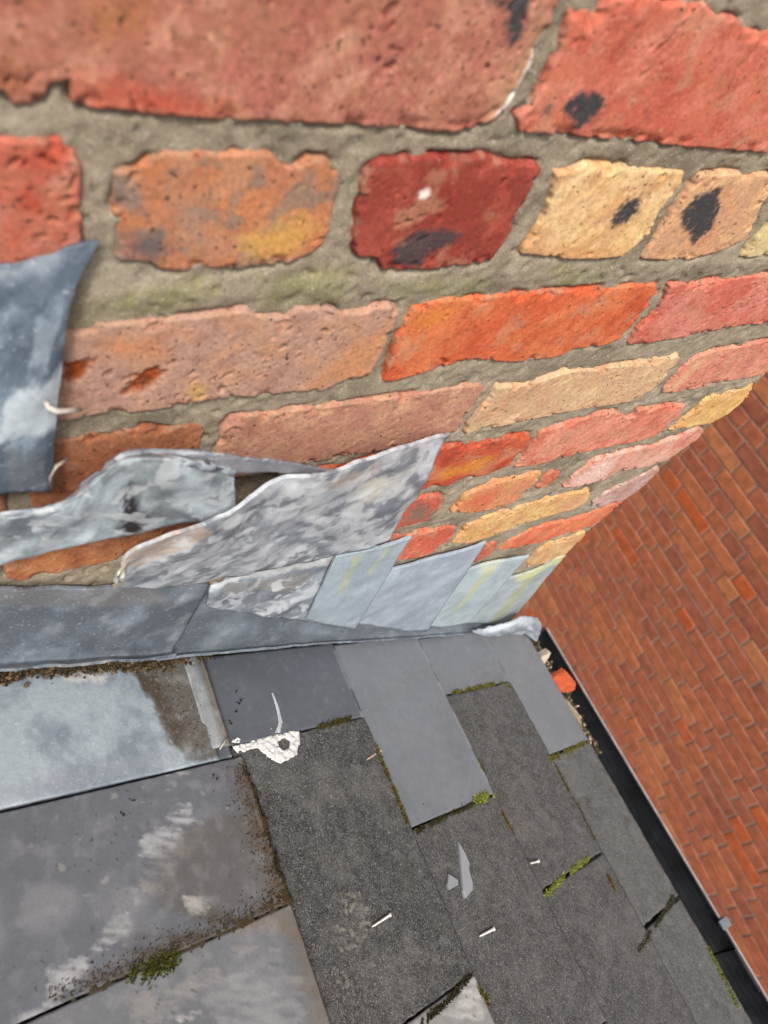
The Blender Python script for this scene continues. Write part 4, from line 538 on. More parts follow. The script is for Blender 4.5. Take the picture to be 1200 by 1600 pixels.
# ------------------------------------------------------------------ gutter
gut = empty('gutter')
tag(gut, 'black half round gutter along the slate eaves with thin pale outer rim', 'gutter')
def sweep(profile, y0, y1, name, mat, parent, ny=2, closed=True):
    ys = np.linspace(y0, y1, ny); n = len(profile); V = []; Fc = []
    for y_ in ys: V += [(x_, y_, z_) for x_, z_ in profile]
    for a_ in range(ny - 1):
        for i in range(n if closed else n - 1):
            j = (i + 1) % n; Fc.append((a_ * n + i, a_ * n + j, (a_ + 1) * n + j, (a_ + 1) * n + i))
    if closed: Fc += [tuple(range(n))[::-1], tuple(range((ny - 1) * n, ny * n))]
    return mesh_py(name, V, Fc, mat, parent)
gx, gz, gr = 0.683, -0.957, 0.056
arc = [(gx - gr * math.cos(t), gz - gr * math.sin(t)) for t in np.linspace(0, math.pi, 19)]
arc2 = [(gx - (gr + 0.003) * math.cos(t), gz - (gr + 0.003) * math.sin(t)) for t in np.linspace(0, math.pi, 19)]
for y0, y1 in ((-0.022, -0.560), (-0.5602, -1.0)):
    sweep(arc + arc2[::-1], y0, y1, 'channel', M_GUTTER, gut)
sweep([(gx + gr + 0.0002, gz + 0.0003), (gx + gr + 0.0034, gz + 0.0003), (gx + gr + 0.0034, gz + 0.003), (gx + gr + 0.0002, gz + 0.003)], -0.022, -1.0, 'rim', M_RIM, gut)
sweep([(gx - gr, gz)] + arc[1:-1] + [(gx + gr, gz)], -0.018, -0.0215, 'end_cap', M_GUTTER, gut)
arc3 = [(gx - (gr - 0.003) * math.cos(t), gz - (gr - 0.003) * math.sin(t)) for t in np.linspace(0, math.pi, 19)]
sweep(arc[:] + arc3[::-1], -0.535, -0.588, 'joint', M_GUTTER, gut)
bk = [(gx + gr - 0.006, gz + 0.0045), (gx + gr + 0.008, gz + 0.0045), (gx + gr + 0.008, gz - 0.012), (gx + gr + 0.0105, gz - 0.012), (gx + gr + 0.0105, gz + 0.007), (gx + gr - 0.006, gz + 0.007)]
M_BRKT = plain('bracket_zinc', (0.10, 0.115, 0.13), 0.4, 0.5)
sweep(bk, -0.497, -0.509, 'bracket', M_BRKT, gut)

# ------------------------------------------------------------------ lead flashings
def lead_sheet(key, name, label, cat='lead flashing', sub=12, T=2.6, seed=0, dark=(120, 128, 138), light=(196, 204, 210), amt=0.5, dent=0.9, stains=(), parent=None, group=None, spots=0.0, lace=0.0):
    A = np.array(LEAD[key])
    P = catmull(catmull(A, sub, 0), sub, 1)
    nr, nc = P.shape[:2]
    du = np.gradient(P, axis=1); dv = np.gradient(P, axis=0)
    N = np.cross(dv, du); N /= np.linalg.norm(N, axis=-1, keepdims=True) + 1e-12
    if N[..., 1].mean() > 0: N = -N
    lu = np.cumsum(np.linalg.norm(du, axis=-1), 1); lv = np.cumsum(np.linalg.norm(dv, axis=-1), 0)
    P = P + N * (dent * (1.3 * fbm(lu, lv, 62, seed, 2) + 0.55 * fbm(lu, lv, 22, seed + 11, 2)) + 0.10 * dent * fbm(lu, lv, 8, seed + 1))[..., None]
    ed = np.zeros((nr, nc)); ed[0, :] = ed[-1, :] = ed[:, 0] = ed[:, -1] = 1
    P = P + (ed * 0.8 * fbm(lu, lv, 11, seed + 2))[..., None] * np.array([0.5, 0, 1.0])
    cd, cl = alb(dark), alb(light)
    n1 = fbm(lu, lv, 46, seed + 3, 5); n2 = fbm(lu, lv, 17, seed + 4, 4); n3 = fbm(lu, lv, 5, seed + 5)
    t = sst(-0.5, 0.5, n1 * 0.9 + n2 * 0.3 + (amt - 0.5) * 1.6)
    C = mixc(np.broadcast_to(cd, P.shape), np.broadcast_to(cl, P.shape), t)
    C = C * (1 + 0.06 * n3 + 0.05 * n2)[..., None]
    sc = sst(0.80, 0.9, vn(lu, lv, 2.6, seed + 10)); C = mixc(C, np.broadcast_to(np.minimum(cl * 1.25, 0.7), P.shape), sc * 0.15)
    if lace:
        rid = 1 - 2.2 * np.abs(fbm(lu + 5 * n2, lv, 30, seed + 12, 4)); C = mixc(C, np.broadcast_to(np.minimum(cl * 1.12, 0.7), P.shape), sst(0.45, 0.95, rid) * sst(-0.4, 0.3, n1) * lace)
    if spots:
        sp = sst(0.22, 0.36, fbm(lu, lv, 26, seed + 6, 3))
        C = mixc(C, np.broadcast_to(alb((108, 114, 122)), P.shape), sp * spots)
    fu = np.linspace(0, 1, nc)[None, :] + 0 * lu; fv = np.linspace(0, 1, nr)[:, None] + 0 * lu
    for pp, pc, ps in stains:
        d_ = sdf(pp, fu * 100, fv * 100) + 3.5 * fbm(lu, lv, 16, seed + 8) + 2.5 * fbm(lu, lv, 5, seed + 9)
        C = mixc(C, np.broadcast_to(alb(pc), P.shape), sst(2.5, -2.5, d_) * ps)
    ux = N[..., 1].mean()
    o = slab(name, P, T, C, M_OXIDE if lace else M_LEAD, parent, True, flip=bool(np.cross(dv, du)[..., 1].mean() > 0))
    nt_ = (nr - 1) * (nc - 1) * 2
    o.data.polygons.foreach_set('use_smooth', np.arange(len(o.data.polygons)) < nt_)
    if not parent: tag(o, label, cat, group)
    return o
WHT, YEL = (222, 228, 230), (206, 204, 120)
lead_sheet('L1', 'lead_flashing', 'dark blue grey lead flap hanging loose from the wall at the left edge', seed=1, dark=(84, 98, 112), light=(146, 164, 178), amt=0.36, sub=16, dent=1.4,
           stains=[([(30, 66), (100, 62), (100, 82), (20, 80)], (206, 216, 222), 0.75), ([(30, 84), (80, 84), (85, 100), (30, 100)], (106, 112, 120), 0.8), ([(50, 40), (80, 45), (70, 60), (45, 58)], (178, 192, 202), 0.4)])
l2 = empty('lead_flashing'); tag(l2, 'long folded lead strip bulging off the wall with a black smudge, left of centre', 'lead flashing')
lead_sheet('L2', 'folded_sheet', None, seed=2, dark=(112, 120, 126), light=(186, 198, 204), amt=0.55, dent=1.2, lace=0.5, sub=10, parent=l2,
           stains=[([(0, 0), (100, 0), (100, 38), (60, 42), (0, 42)], (126, 128, 138), 0.75), ([(50, 84), (55, 68), (57, 60), (59, 58), (60, 70), (61, 82), (57, 93), (52, 94)], (38, 32, 36), 1.0), ([(64, 74), (66, 72), (66, 76)], (38, 32, 36), 1.0), ([(60, 52), (72, 52), (70, 78), (62, 74)], (134, 142, 144), 0.6), ([(0, 50), (10, 55), (6, 80), (0, 75)], (110, 120, 132), 0.7)])
lead_sheet('L2tail', 'folded_edge', None, seed=3, dark=(132, 132, 140), light=(158, 160, 166), amt=0.5, dent=0.6, T=1.6, parent=l2)
lead_sheet('L3', 'lead_flashing', 'whitened lead flashing with dark spots and a curled pointed left tip', seed=4, dark=(122, 128, 138), light=(194, 198, 204), amt=0.6, dent=2.0, sub=16, spots=0.75, lace=0.8,
           stains=[([(2, 0), (32, 0), (38, 30), (14, 45), (4, 30)], (206, 182, 156), 0.6), ([(0, 0), (3, 0), (3, 100), (0, 100)], (204, 190, 110), 0.7), ([(60, 62), (80, 60), (84, 80), (62, 84)], (146, 152, 162), 0.7), ([(50, 22), (56, 15), (58, 40), (52, 48)], (118, 122, 126), 0.9), ([(42, 30), (47, 28), (47, 48), (42, 50)], (118, 122, 126), 0.9), ([(84, 30), (93, 30), (92, 52), (85, 52)], (220, 216, 200), 0.7), ([(76, 10), (88, 10), (86, 24), (78, 24)], (216, 196, 180), 0.5)])
lead_sheet('L4a', 'lead_flashing', 'dark slate grey lead upstand at the bottom left, cracked at its right end', seed=5, dark=(92, 99, 108), light=(126, 136, 148), amt=0.35, sub=12, dent=1.3,
           stains=[([(0, 0), (70, 0), (80, 30), (30, 28), (0, 20)], (128, 124, 120), 0.5), ([(0, 88), (60, 88), (60, 100), (0, 100)], (150, 150, 146), 0.6)])
lead_sheet('base', 'lead_soaker', 'dark grey lead upstand strip running along the roof joint under the stepped pieces', seed=6, dark=(98, 106, 114), light=(126, 136, 146), amt=0.4, sub=12, dent=0.7)
lead_sheet('L4b', 'lead_flashing', 'wrinkled grey lead piece between the crack and the first pale step', seed=7, lace=0.3, dark=(116, 122, 130), light=(166, 174, 184), amt=0.45, sub=16, dent=2.0,
           stains=[([(0, 0), (100, 0), (100, 14), (0, 18)], (206, 208, 208), 0.6), ([(10, 25), (75, 25), (70, 50), (15, 52)], (152, 148, 142), 0.6)])
lead_sheet('L4c', 'lead_flashing', 'pale lead step with two thin olive streaks, leftmost of the four pale steps', seed=8, dark=(156, 170, 180), light=(172, 186, 196), amt=0.5, dent=0.8, sub=14,
           stains=[([(30, 5), (40, 5), (42, 55), (33, 60)], (178, 186, 140), 0.8), ([(70, 5), (80, 5), (72, 40), (64, 40)], (184, 192, 150), 0.6)])
lead_sheet('L4d', 'lead_flashing', 'wide clean blue grey lead step, second of the four pale steps', seed=9, dark=(156, 167, 180), light=(176, 188, 200), amt=0.5, dent=0.8, sub=12)
lead_sheet('L4e', 'lead_flashing', 'pale lead step with a bright yellow streak, third of the four pale steps', seed=10, dark=(168, 184, 190), light=(186, 202, 208), amt=0.55, dent=0.6, sub=14,
           stains=[([(42, 8), (54, 8), (48, 70), (40, 78)], (206, 208, 140), 0.7), ([(25, 0), (60, 0), (55, 14), (30, 16)], (216, 220, 190), 0.6)])
lead_sheet('L4f', 'lead_flashing', 'lead step with yellow bands wrapping the chimney corner at the far right', seed=11, dark=(160, 174, 180), light=(182, 194, 198), amt=0.5, dent=0.6, sub=12,
           stains=[([(38, 12), (58, 12), (70, 90), (52, 100)], (180, 186, 132), 0.7), ([(20, 0), (100, 0), (100, 14), (25, 18)], (214, 218, 150), 0.75)])
lead_sheet('off', 'lead_offcut', 'small crumpled white lead scrap over the end of the gutter', cat='lead scrap', seed=12, dark=(140, 150, 160), light=(188, 196, 204), amt=0.5, dent=2.6)
# roof lead sheet and batten strip beside it
def roof_sheet(name, u0, u1, v0, v1, hfun, T, seed, dark, light, stains, label, cat, amt=0.5, taper=0.0):
    nu, nv = int((u1 - u0) / 2.2), int((v1 - v0) / 2.2)
    U, Vv = np.meshgrid(np.linspace(u0, u1, nu), np.linspace(v0, v1, nv), indexing='ij')
    hh = hfun(U, Vv) + 0.5 * fbm(U, Vv, 55, seed) + 0.12 * fbm(U, Vv, 8, seed + 1)
    n1, n2, n3 = fbm(U, Vv, 60, seed + 2, 4), fbm(U, Vv, 16, seed + 3), fbm(U, Vv, 5, seed + 4)
    C = mixc(np.broadcast_to(alb(dark), U.shape + (3,)), np.broadcast_to(alb(light), U.shape + (3,)), sst(-0.5, 0.5, n1 + n2 * 0.4 + (amt - 0.5) * 1.5))
    C = C * (1 + 0.07 * n3)[..., None]
    for pp, pc, ps in stains:
        d_ = sdf(pp, U, Vv) + 4 * fbm(U, Vv, 14, seed + 5) + 2.5 * fbm(U, Vv, 4.5, seed + 6)
        C = mixc(C, np.broadcast_to(alb(pc), C.shape), sst(3, -3, d_) * ps)
    P = rp(U + 0.8 * fbm(Vv, U * 0, 15, seed + 7) * (U > u1 - 4), Vv, hh)
    o = slab(name, P, T, C, M_LEAD, None, True, flip=True)
    o.data.polygons.foreach_set('use_smooth', np.arange(len(o.data.polygons)) < (nu - 1) * (nv - 1) * 2)
    return tag(o, label, cat)
roof_sheet('lead_sheet', 120, 384, 4, 117, lambda U, V: 8.2 + 0 * U, 2.2, 301, (126, 138, 148), (162, 174, 180), STAIN['R1'], 'flat pale blue lead sheet on the roof at the left with a brown dirt run', 'lead sheet', 0.62)
roof_sheet('lead_strip', 378, 401, 10, 106, lambda U, V: 8.2 + 2.2 * np.exp(-((U - 390) / 6) ** 2), 2.0, 321, (112, 116, 120), (146, 150, 150), [([(393, 0), (403, 0), (403, 110), (395, 110)], (128, 116, 98), 0.8)], 'narrow grey lead strip between the pale lead sheet and the dark blue slate', 'lead strip')

# ------------------------------------------------------------------ loose small things on the roof
def blob(name, poly, h0, thick, g, seed, col, mat, rim=2.5, rough=0.3, hole=None, flat=False, rag=0.5):
    poly = np.asarray(poly, float); lo, hi = poly.min(0) - 2, poly.max(0) + 2
    U, Vv = np.meshgrid(np.arange(lo[0], hi[0], g), np.arange(lo[1], hi[1], g), indexing='ij')
    s = -sdf(poly, U, Vv) + rag * (fbm(U, Vv, 5, seed) + (1.4 * fbm(U, Vv, 14, seed + 4, 4) if rag > 1 else 0))
    if hole is not None: s = np.minimum(s, sdf(hole, U, Vv) + 0.4 * fbm(U, Vv, 4, seed + 9))
    if flat: prof = np.where(s > 0, 1.0, 0.0) * thick
    else: prof = thick * np.sqrt(np.clip(1 - (1 - np.clip(s / rim, 0, 1)) ** 2, 0, 1))
    hh = prof + rough * fbm(U, Vv, 6, seed + 1) * (s > 0) - np.where(s < 0, np.minimum(-s * 5, 3), 0) - (0.0 if rag < 2 else 0.7)
    base = np.vectorize(h0)(U) if callable(h0) else h0
    C = np.broadcast_to(alb(col), U.shape + (3,)) * (1 + 0.12 * fbm(U, Vv, 7, seed + 2))[..., None]
    keep = s > -0.8
    kc = keep[:-1, :-1] | keep[1:, :-1] | keep[:-1, 1:] | keep[1:, 1:]
    q = grid_quads(*U.shape)[kc.ravel()][:, ::-1]; used = np.unique(q); rm = np.full(U.size, -1); rm[used] = np.arange(len(used))
    V = rp(U, Vv, base + hh).reshape(-1, 3)[used] * 0.001
    return mesh_np(name, V, rm[q], C.reshape(-1, 3)[used], mat, None, not flat)
sl = blob('sealant_blob', PTS['seal'], rh, 1.6, 0.6, 401, (222, 222, 218), M_SEAL, 3.5, 1.3, PTS['sealhole'], rag=1.1)
tag(sl, 'white sealant smear with a round hole at the corner of the dark blue slate', 'sealant')
sm = blob('drip', PTS['smear'], rh, 0.6, 0.6, 402, (190, 194, 198), M_SEAL, 1.5, 0.3); sm.parent = sl
cu = blob('curl', PTS['curl'], rh, 1.5, 0.5, 403, (228, 228, 226), M_SEAL, 1.5, 0.6, [(412, 99), (415, 98), (416, 100), (413, 102)]); cu.parent = sl
def prism(name, poly, h0, t, seed, col, mat, tilt=(0, 0)):
    rg = random.Random(seed); c = np.mean(poly, 0); V = []
    n = len(poly)
    for lvl, sc in ((0.0, 1.0), (t * 0.75, 0.99), (t, 0.9)):
        for (u, v) in poly:
            q = c + (np.array((u, v)) - c) * sc
            V.append(rp(q[0], q[1], h0 + lvl + (q[0] - c[0]) * tilt[0] + (q[1] - c[1]) * tilt[1] + rg.uniform(-0.1, 0.1)) * 0.001)
    Fc = [tuple(range(n)), tuple(range(2 * n, 3 * n))[::-1]]
    for k in (0, n):
        for i in range(n):
            j = (i + 1) % n; Fc.append((k + i, k + n + i, k + n + j, k + j))
    V = np.array(V)
    C = np.broadcast_to(alb(col), V.shape)
    return mesh_py(name, V, Fc, mat, None, False, C)
tag(prism('slate_shard', PTS['shard1'], rh(636) + 0.6, 4.0, 1, (152, 155, 160), M_SLATE, (0.02, 0.03)), 'long narrow pale slate shard lying on the mottled slates', 'slate shard')
tag(prism('slate_shard', [(p_[0] - 7, p_[1] + 1) for p_ in PTS['shard2']], rh(618) + 0.5, 3.2, 2, (142, 145, 149), M_SLATE, (0.1, 0.0)), 'tiny triangular pale slate chip beside the long shard', 'slate shard')
def tube(name, pts, radii, mat, col, parent=None, n=8, cap=True):
    pts = [np.asarray(p_, float) for p_ in pts]; V, Fc = [], []
    for i, p_ in enumerate(pts):
        d_ = pts[min(i + 1, len(pts) - 1)] - pts[max(i - 1, 0)]; d_ /= np.linalg.norm(d_) + 1e-12
        a_ = np.cross(d_, (0.3, 0.2, 0.93)); a_ /= np.linalg.norm(a_); b_ = np.cross(d_, a_)
        for k in range(n):
            t = 2 * math.pi * k / n; V.append((p_ + radii[i] * (math.cos(t) * a_ + math.sin(t) * b_)) * 0.001)
    for i in range(len(pts) - 1):
        for k in range(n):
            j = (k + 1) % n; Fc.append((i * n + k, i * n + j, (i + 1) * n + j, (i + 1) * n + k))
    Fc += [tuple(range(n))[::-1], tuple(range((len(pts) - 1) * n, len(pts) * n))]
    V = np.array(V)
    return mesh_py(name, V, Fc, mat, parent, True, np.broadcast_to(alb(col), V.shape))
def nail(p, q, label, r=1.25, col=(226, 224, 216), tip=(214, 210, 200)):
    a_ = rp(p[0], p[1], rh(p[0]) + 1.6).reshape(3); b_ = rp(q[0], q[1], rh(q[0]) + 2.6).reshape(3)
    d_ = b_ - a_
    o = tube('nail', [a_, a_ + d_ * 0.12, a_ + d_ * 0.5, b_ - d_ * 0.03, b_ - d_ * 0.03, b_], [0.35, r * 0.8, r * 0.9, r * 0.9, r * 1.6, r * 1.4], M_METAL, col)
    return tag(o, label, 'nail')
nail(*PTS['nail1'], 'pale clout nail with a round head on the dark mottled slate')
nail(*PTS['nail2'], 'short white nail below the slate shard', 1.4)
nail(*PTS['nail3'], 'tiny white nail right of the slate shard', 1.3)
nail(*PTS['nail4'], 'brownish nail at the mossy left edge of the pale slate', 1.3, (196, 170, 150))
wa = tube('lead_clip', [np.array(p_) for p_ in WIRE[0]], [1.2, 1.5, 1.5, 1.4, 1.1], M_SEAL, (216, 206, 194)); tag(wa, 'bent pale clip sticking out of the hanging lead flap, upper of two', 'clip')
wa = tube('lead_clip', [np.array(p_) for p_ in WIRE[1]], [0.9, 1.1, 1.1, 0.9], M_SEAL, (190, 174, 156)); tag(wa, 'thin curled clip at the bottom corner of the hanging lead flap', 'clip')
stk = tube('twig', [rp(*PTS['stick'][0], rh(390) + 5).reshape(3), rp(391, 104, rh(390) + 8).reshape(3), rp(*PTS['stick'][1], rh(397) + 6).reshape(3)], [0.7, 0.8, 0.6], M_SOIL, (190, 182, 170)); tag(stk, 'thin pale twig in the gap at the foot of the lead strip', 'twig')

# chunks: low poly crumbs
OCT = np.array([(1, 0, 0), (-1, 0, 0), (0, 1, 0), (0, -1, 0), (0, 0, 1), (0, 0, -1)], float)
OF = [(0, 2, 4), (2, 1, 4), (1, 3, 4), (3, 0, 4), (2, 0, 5), (1, 2, 5), (3, 1, 5), (0, 3, 5)]
class Crumbs:
    def __init__(s): s.V, s.F, s.C = [], [], []
    def add(s, P, size, col, rg, flat=0.7):
        k = sum(len(v) for v in s.V)
        A = np.array(Matrix.Rotation(rg.uniform(0, 6.28), 3, Vector((rg.gauss(0, 1), rg.gauss(0, 1), rg.gauss(0, 1) + 0.01)).normalized()))
        v = OCT * np.array([rg.uniform(0.6, 1.3), rg.uniform(0.6, 1.3), rg.uniform(0.5, 1) * flat]) * size
        s.V.append(v @ A.T + P); s.F += [tuple(i + k for i in f_) for f_ in OF]
        s.C.append(np.broadcast_to(alb(col) * rg.uniform(0.7, 1.3), (6, 3)))
    def blade(s, P, d, w, l, col, rg):
        k = sum(len(v) for v in s.V) if len(s.V) < 2 else s.n
        a_ = np.cross(d, (rg.gauss(0, 1), rg.gauss(0, 1), rg.gauss(0, 1))); a_ /= np.linalg.norm(a_) + 1e-9
        b_ = np.cross(d, a_)
        v = np.array([P + a_ * w, P - 0.5 * a_ * w + 0.87 * b_ * w, P - 0.5 * a_ * w - 0.87 * b_ * w, P + d * l])
        s.V.append(v); s.F += [(k, k + 1, k + 3), (k + 1, k + 2, k + 3), (k + 2, k, k + 3)]
        s.C.append(np.broadcast_to(alb(col) * rg.uniform(0.7, 1.3), (4, 3)))
    def build(s, name, mat, parent=None):
        return mesh_py(name, np.concatenate(s.V) * 0.001, s.F, mat, parent, False, np.concatenate(s.C))
def along(line, rg):
    L_ = [math.dist(line[i], line[i + 1]) for i in range(len(line) - 1)]; t = rg.uniform(0, sum(L_))
    for i, l in enumerate(L_):
        if t <= l or i == len(L_) - 1:
            f_ = t / l; return np.array([line[i][0] + (line[i + 1][0] - line[i][0]) * f_, line[i][1] + (line[i + 1][1] - line[i][1]) * f_])
        t -= l
rg = random.Random(9)
soil = Crumbs()
browns = [(74, 60, 44), (96, 80, 60), (58, 48, 38), (118, 98, 74), (70, 66, 44)]
for i in range(2200):
    p_ = along(PTS['soil'], rg) + np.array([rg.gauss(0, 3), abs(rg.gauss(0, 5)) + 4])
    gap = vn(p_[0], 0.0, 14, 5)
    if gap < 0.42 and rg.random() < 0.85: continue
    soil.add(rp(p_[0], p_[1], 9.5 + abs(rg.gauss(0, 1.6)) + max(0, 6 - p_[1]) * 0.6).reshape(3), rg.uniform(0.6, 2.8), rg.choice(browns + [(52, 50, 26), (58, 46, 34)]), rg)
pc = np.mean(PTS['soilclump'], 0)
for i in range(900):
    p_ = pc + np.array([rg.gauss(0, 20), rg.gauss(0, 5) + 5])
    soil.add(rp(p_[0], max(1, p_[1]), 9.5 + abs(rg.gauss(0, 5)) * math.exp(-((p_[0] - pc[0]) / 24) ** 2)).reshape(3), rg.uniform(0.8, 3.0), rg.choice(browns), rg)
for i in range(260):     # crumbs down the dirty run of the lead sheet
    t = rg.random(); p_ = np.array([345 + 32 * t, 16 + 88 * t]) + np.array([rg.gauss(0, 9), rg.gauss(0, 4)])
    if p_[0] < 382: soil.add(rp(p_[0], p_[1], 8.6).reshape(3), rg.uniform(0.3, 0.9), rg.choice(browns), rg)
for j, (pl, th_, c_) in enumerate((([(225, 250), (270, 246), (320, 246), (370, 243), (412, 238), (413, 252), (330, 254), (240, 254)], 0.9, (70, 60, 44)), ([(404, 124), (412, 120), (414, 250), (407, 250), (407, 200), (408, 160)], 1.2, (66, 56, 36)),
        ([(170, 6), (300, 5), (372, 4), (372, 16), (350, 18), (330, 16), (300, 14), (250, 12), (170, 14)], 2.2, (84, 70, 52)))):
    bd = blob('soil_bed', pl, (lambda u_, k_=j: (9.0 if k_ == 2 else rh(min(u_, 411)))), th_, 1.0, 500 + 7 * j, c_, M_SOIL, 9.0, 0.7, rag=4.5)
    tag(bd, 'thin bed of dark dirt in a roof joint', kind='stuff')
tag(soil.build('soil', M_SOIL), 'dark brown soil and crumbs gathered along the foot of the lead', kind='stuff')
for (u_, v_), sz, c_, lb in zip(PTS['stones'], (4.0, 3.6, 3.2, 5.0), ((186, 166, 150), (176, 156, 134), (206, 200, 168), (176, 148, 120)), ('pale flake lying on the dark soil heap', 'buff crumb at the right of the dark soil heap', 'cream leaf scrap against the lead upstand above the soil', 'tan shell-like fragment at the top of the lead strip')):
    cb = Crumbs(); cb.add(rp(u_, max(v_, 2) + 3, 12.5).reshape(3), sz, c_, rg, 0.5); cb.add(rp(u_ + 2, max(v_, 2) + 4, 12).reshape(3), sz * 0.7, c_, rg, 0.5)
    tag(cb.build('debris_flake', M_SOIL), lb, 'debris')
grit = Crumbs()
for i in range(420):
    u_, v_ = rg.uniform(200, 1020), rg.uniform(14, 560)
    cl = rg.choice([(200, 196, 186), (60, 54, 46), (44, 40, 36), (90, 76, 58), (170, 150, 124)])
    grit.add(rp(u_, v_, rh(u_) + 0.5 + (4 if (u_ < 384 and v_ < 117) else 0)).reshape(3), rg.uniform(0.25, 0.75), cl, rg)
for u_, v_ in PTS['specks'] + PTS['holes']:
    for j in range(3): grit.add(rp(u_ + rg.gauss(0, 1.2), v_ + rg.gauss(0, 1.2), rh(u_) + 0.7).reshape(3), rg.uniform(0.8, 1.6), (46, 42, 38), rg)
for i in range(900):     # dirt along the foot of the stained slates
    t = rg.random(); u_ = 210 + 205 * t; v_ = 249 - abs(rg.gauss(0, 7))
    grit.add(rp(u_, v_, rh(u_) + 0.6).reshape(3), rg.uniform(0.3, 0.9), rg.choice(browns), rg)
for i in range(500):
    grit.add(rp(405 - abs(rg.gauss(0, 9)), rg.uniform(125, 250), rh(404) + 0.6).reshape(3), rg.uniform(0.3, 1.0), rg.choice(browns), rg)
tag(grit.build('grit', M_SOIL), 'fine grit and specks scattered over the slates', kind='stuff')

# moss in the joints
ML = ['dark brown moss along the tail of the stained slates left of the mottled slate', 'olive moss along the left edge of the large pale slate', 'dark moss under the lower edge of the large pale slate', 'bright yellow green moss at the lower right corner of the large pale slate',
      'small olive moss tuft on the right edge of the large pale slate', 'dark moss under the dark blue slate right of the sealant', 'moss lining the upper edge of the mottled slate below the small pale slate', 'moss under the lower edge of the pale slate by the gutter',
      'bright green moss strip in the open joint among the mottled slates', 'moss filled joint running to the gutter at the lower right', 'small moss tuft beside the stained slate at the bottom', 'bright moss on the eaves edge over the gutter at the lower right',
      'dark green moss pad on the stained slate at the lower left', 'dark moss along the joint at the bottom centre', 'thin rusty moss streak right of the bright green moss strip', 'thin moss bits right of the yellow green moss corner',
      'thin moss line below the pale slate by the gutter', 'sparse moss line lower down the same joint by the gutter']
MC = [((74, 62, 38), 3.2, 260), ((104, 98, 34), 3.2, 280), ((70, 64, 34), 2.4, 170), ((150, 156, 66), 4.2, 190), ((96, 104, 30), 3.4, 80), ((80, 74, 36), 2.6, 150), ((112, 110, 36), 2.4, 150), ((116, 112, 44), 3.4, 200),
      ((140, 150, 62), 2.6, 260), ((72, 70, 44), 2.6, 160), ((110, 98, 40), 3.4, 60), ((132, 140, 48), 3.8, 140), ((86, 88, 30), 5.5, 200), ((64, 60, 38), 2.4, 160), ((120, 92, 34), 1.8, 50), ((116, 96, 40), 1.8, 50), ((92, 86, 40), 1.5, 60), ((84, 78, 44), 1.5, 50)]
for ln, lb, (c_, w_, n_) in zip(MOSS, ML, MC):
    cb = Crumbs(); cb.n = 0
    for i in range(int(n_ * 4.5)):
        p_ = along(ln, rg) + np.array([rg.gauss(0, w_ * 0.6), rg.gauss(0, w_ * 0.6)])
        if vn(p_[0] + p_[1], 0.0, 13, 8) < 0.3 and n_ > 100: continue
        d_ = RN + np.array([rg.gauss(0, 0.5), rg.gauss(0, 0.5), rg.gauss(0, 0.5)]); d_ /= np.linalg.norm(d_)
        uu = p_[0]; base = rh(uu)
        cb.n = sum(len(v) for v in cb.V) if False else cb.n
        cb.blade(rp(uu, p_[1], base - 0.5).reshape(3), d_, rg.uniform(0.5, 1.1), rg.uniform(1.8, 4.2), tuple(np.array(c_) * rg.choice((0.6, 0.8, 1.0, 1.12))), rg); cb.n += 4
    if cb.V: tag(cb.build('moss_clump', M_MOSS), lb, 'moss')

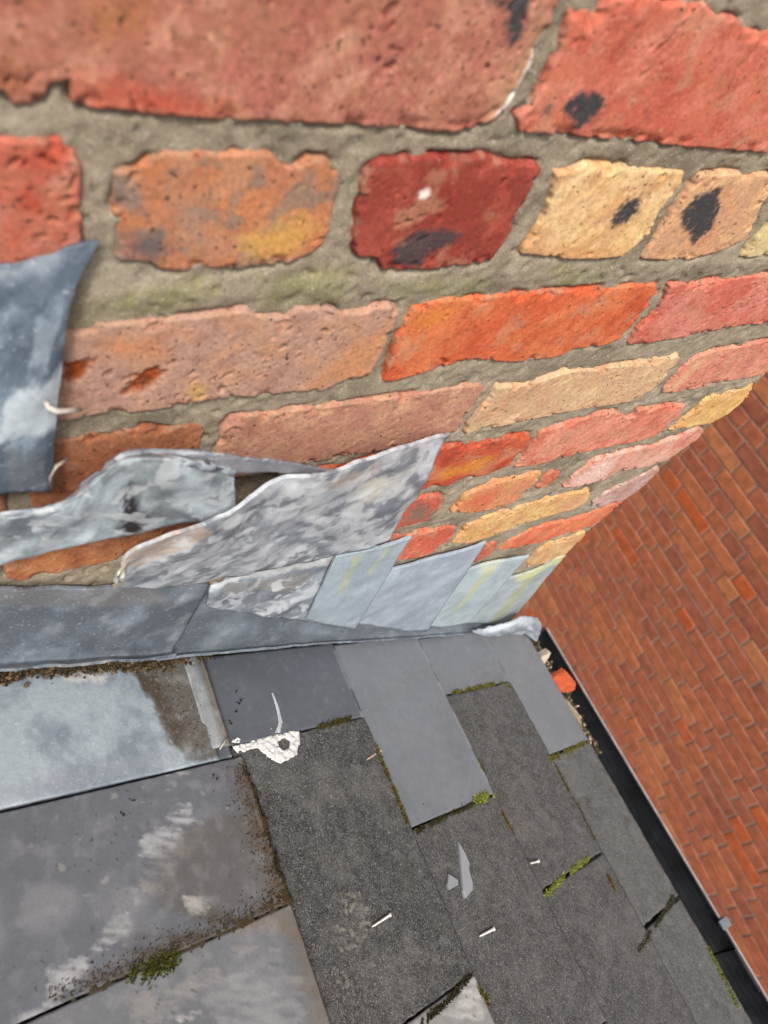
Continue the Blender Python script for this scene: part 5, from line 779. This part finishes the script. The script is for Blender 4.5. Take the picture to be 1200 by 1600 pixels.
# brick fragment and rubbish lying in the gutter
def rock(name, c, ax, seed, col, mat, label, cat):
    import bmesh
    bm = bmesh.new(); bmesh.ops.create_icosphere(bm, subdivisions=3, radius=1.0)
    rr = random.Random(seed); pl = [(Vector((rr.gauss(0, 1), rr.gauss(0, 1), rr.gauss(0, 1))).normalized(), rr.uniform(0.34, 0.6)) for _ in range(7)]
    for v in bm.verts:
        for n_, d_ in pl:
            k = v.co.dot(n_) - d_
            if k > 0: v.co -= n_ * k
        v.co *= 1.38 + 0.12 * (rr.random() - 0.5)
        v.co = Vector((v.co.x * ax[0], v.co.y * ax[1], v.co.z * ax[2])) + Vector(c)
    me = bpy.data.meshes.new(name); bm.to_mesh(me); bm.free(); me.materials.append(mat)
    at = me.color_attributes.new('Col', 'FLOAT_COLOR', 'POINT')
    A = alb(col)
    for i in range(len(me.vertices)): at.data[i].color = (*(A * rr.uniform(0.85, 1.15)), 1)
    o = bpy.data.objects.new(name, me); COL.objects.link(o)
    return tag(o, label, cat)
rock('brick_fragment', (0.713, -0.115, -0.958), (0.020, 0.027, 0.012), 3, (206, 96, 60), M_BRICK, 'bright orange brick fragment lodged in the gutter near the chimney', 'brick fragment')
rock('mortar_lump', (0.706, -0.066, -0.960), (0.012, 0.013, 0.010), 4, (206, 194, 176), M_MORTAR, 'pale mortar lump in the gutter above the orange brick fragment', 'mortar lump')
rock('mortar_lump', (0.705, -0.164, -0.962), (0.011, 0.018, 0.009), 5, (158, 140, 112), M_MORTAR, 'tan mortar lump in the gutter below the orange brick fragment', 'mortar lump')
gb = Crumbs()
for i in range(1300):
    y_ = -rg.uniform(0.025, 0.235); t = rg.gauss(0, 0.35)
    gb.add(np.array([gx * 1000 + 26 + 14 * t, y_ * 1000, (gz - gr) * 1000 + 46 + rg.gauss(0, 3) - 5 * abs(t)]), rg.uniform(1, 4), rg.choice(browns + [(150, 130, 100), (70, 74, 34), (200, 184, 160)]), rg)
tag(gb.build('gutter_litter', M_SOIL), 'brown leaf litter and crumbs lying in the gutter', kind='stuff')

# repeats of one kind share a group
GROUPS = {'lead_flashing': 'lead flashing pieces dressed against the chimney', 'nail': 'loose nails on the slates', 'moss_clump': 'moss clumps in the slate joints', 'slate_shard': 'broken slate shards', 'mortar_lump': 'mortar lumps in the gutter', 'lead_clip': 'clips on the hanging lead flap', 'debris_flake': 'flakes along the foot of the lead'}
for o in COL.objects:
    gname = GROUPS.get(o.name.split('.')[0])
    if gname and o.parent is None: o['group'] = gname
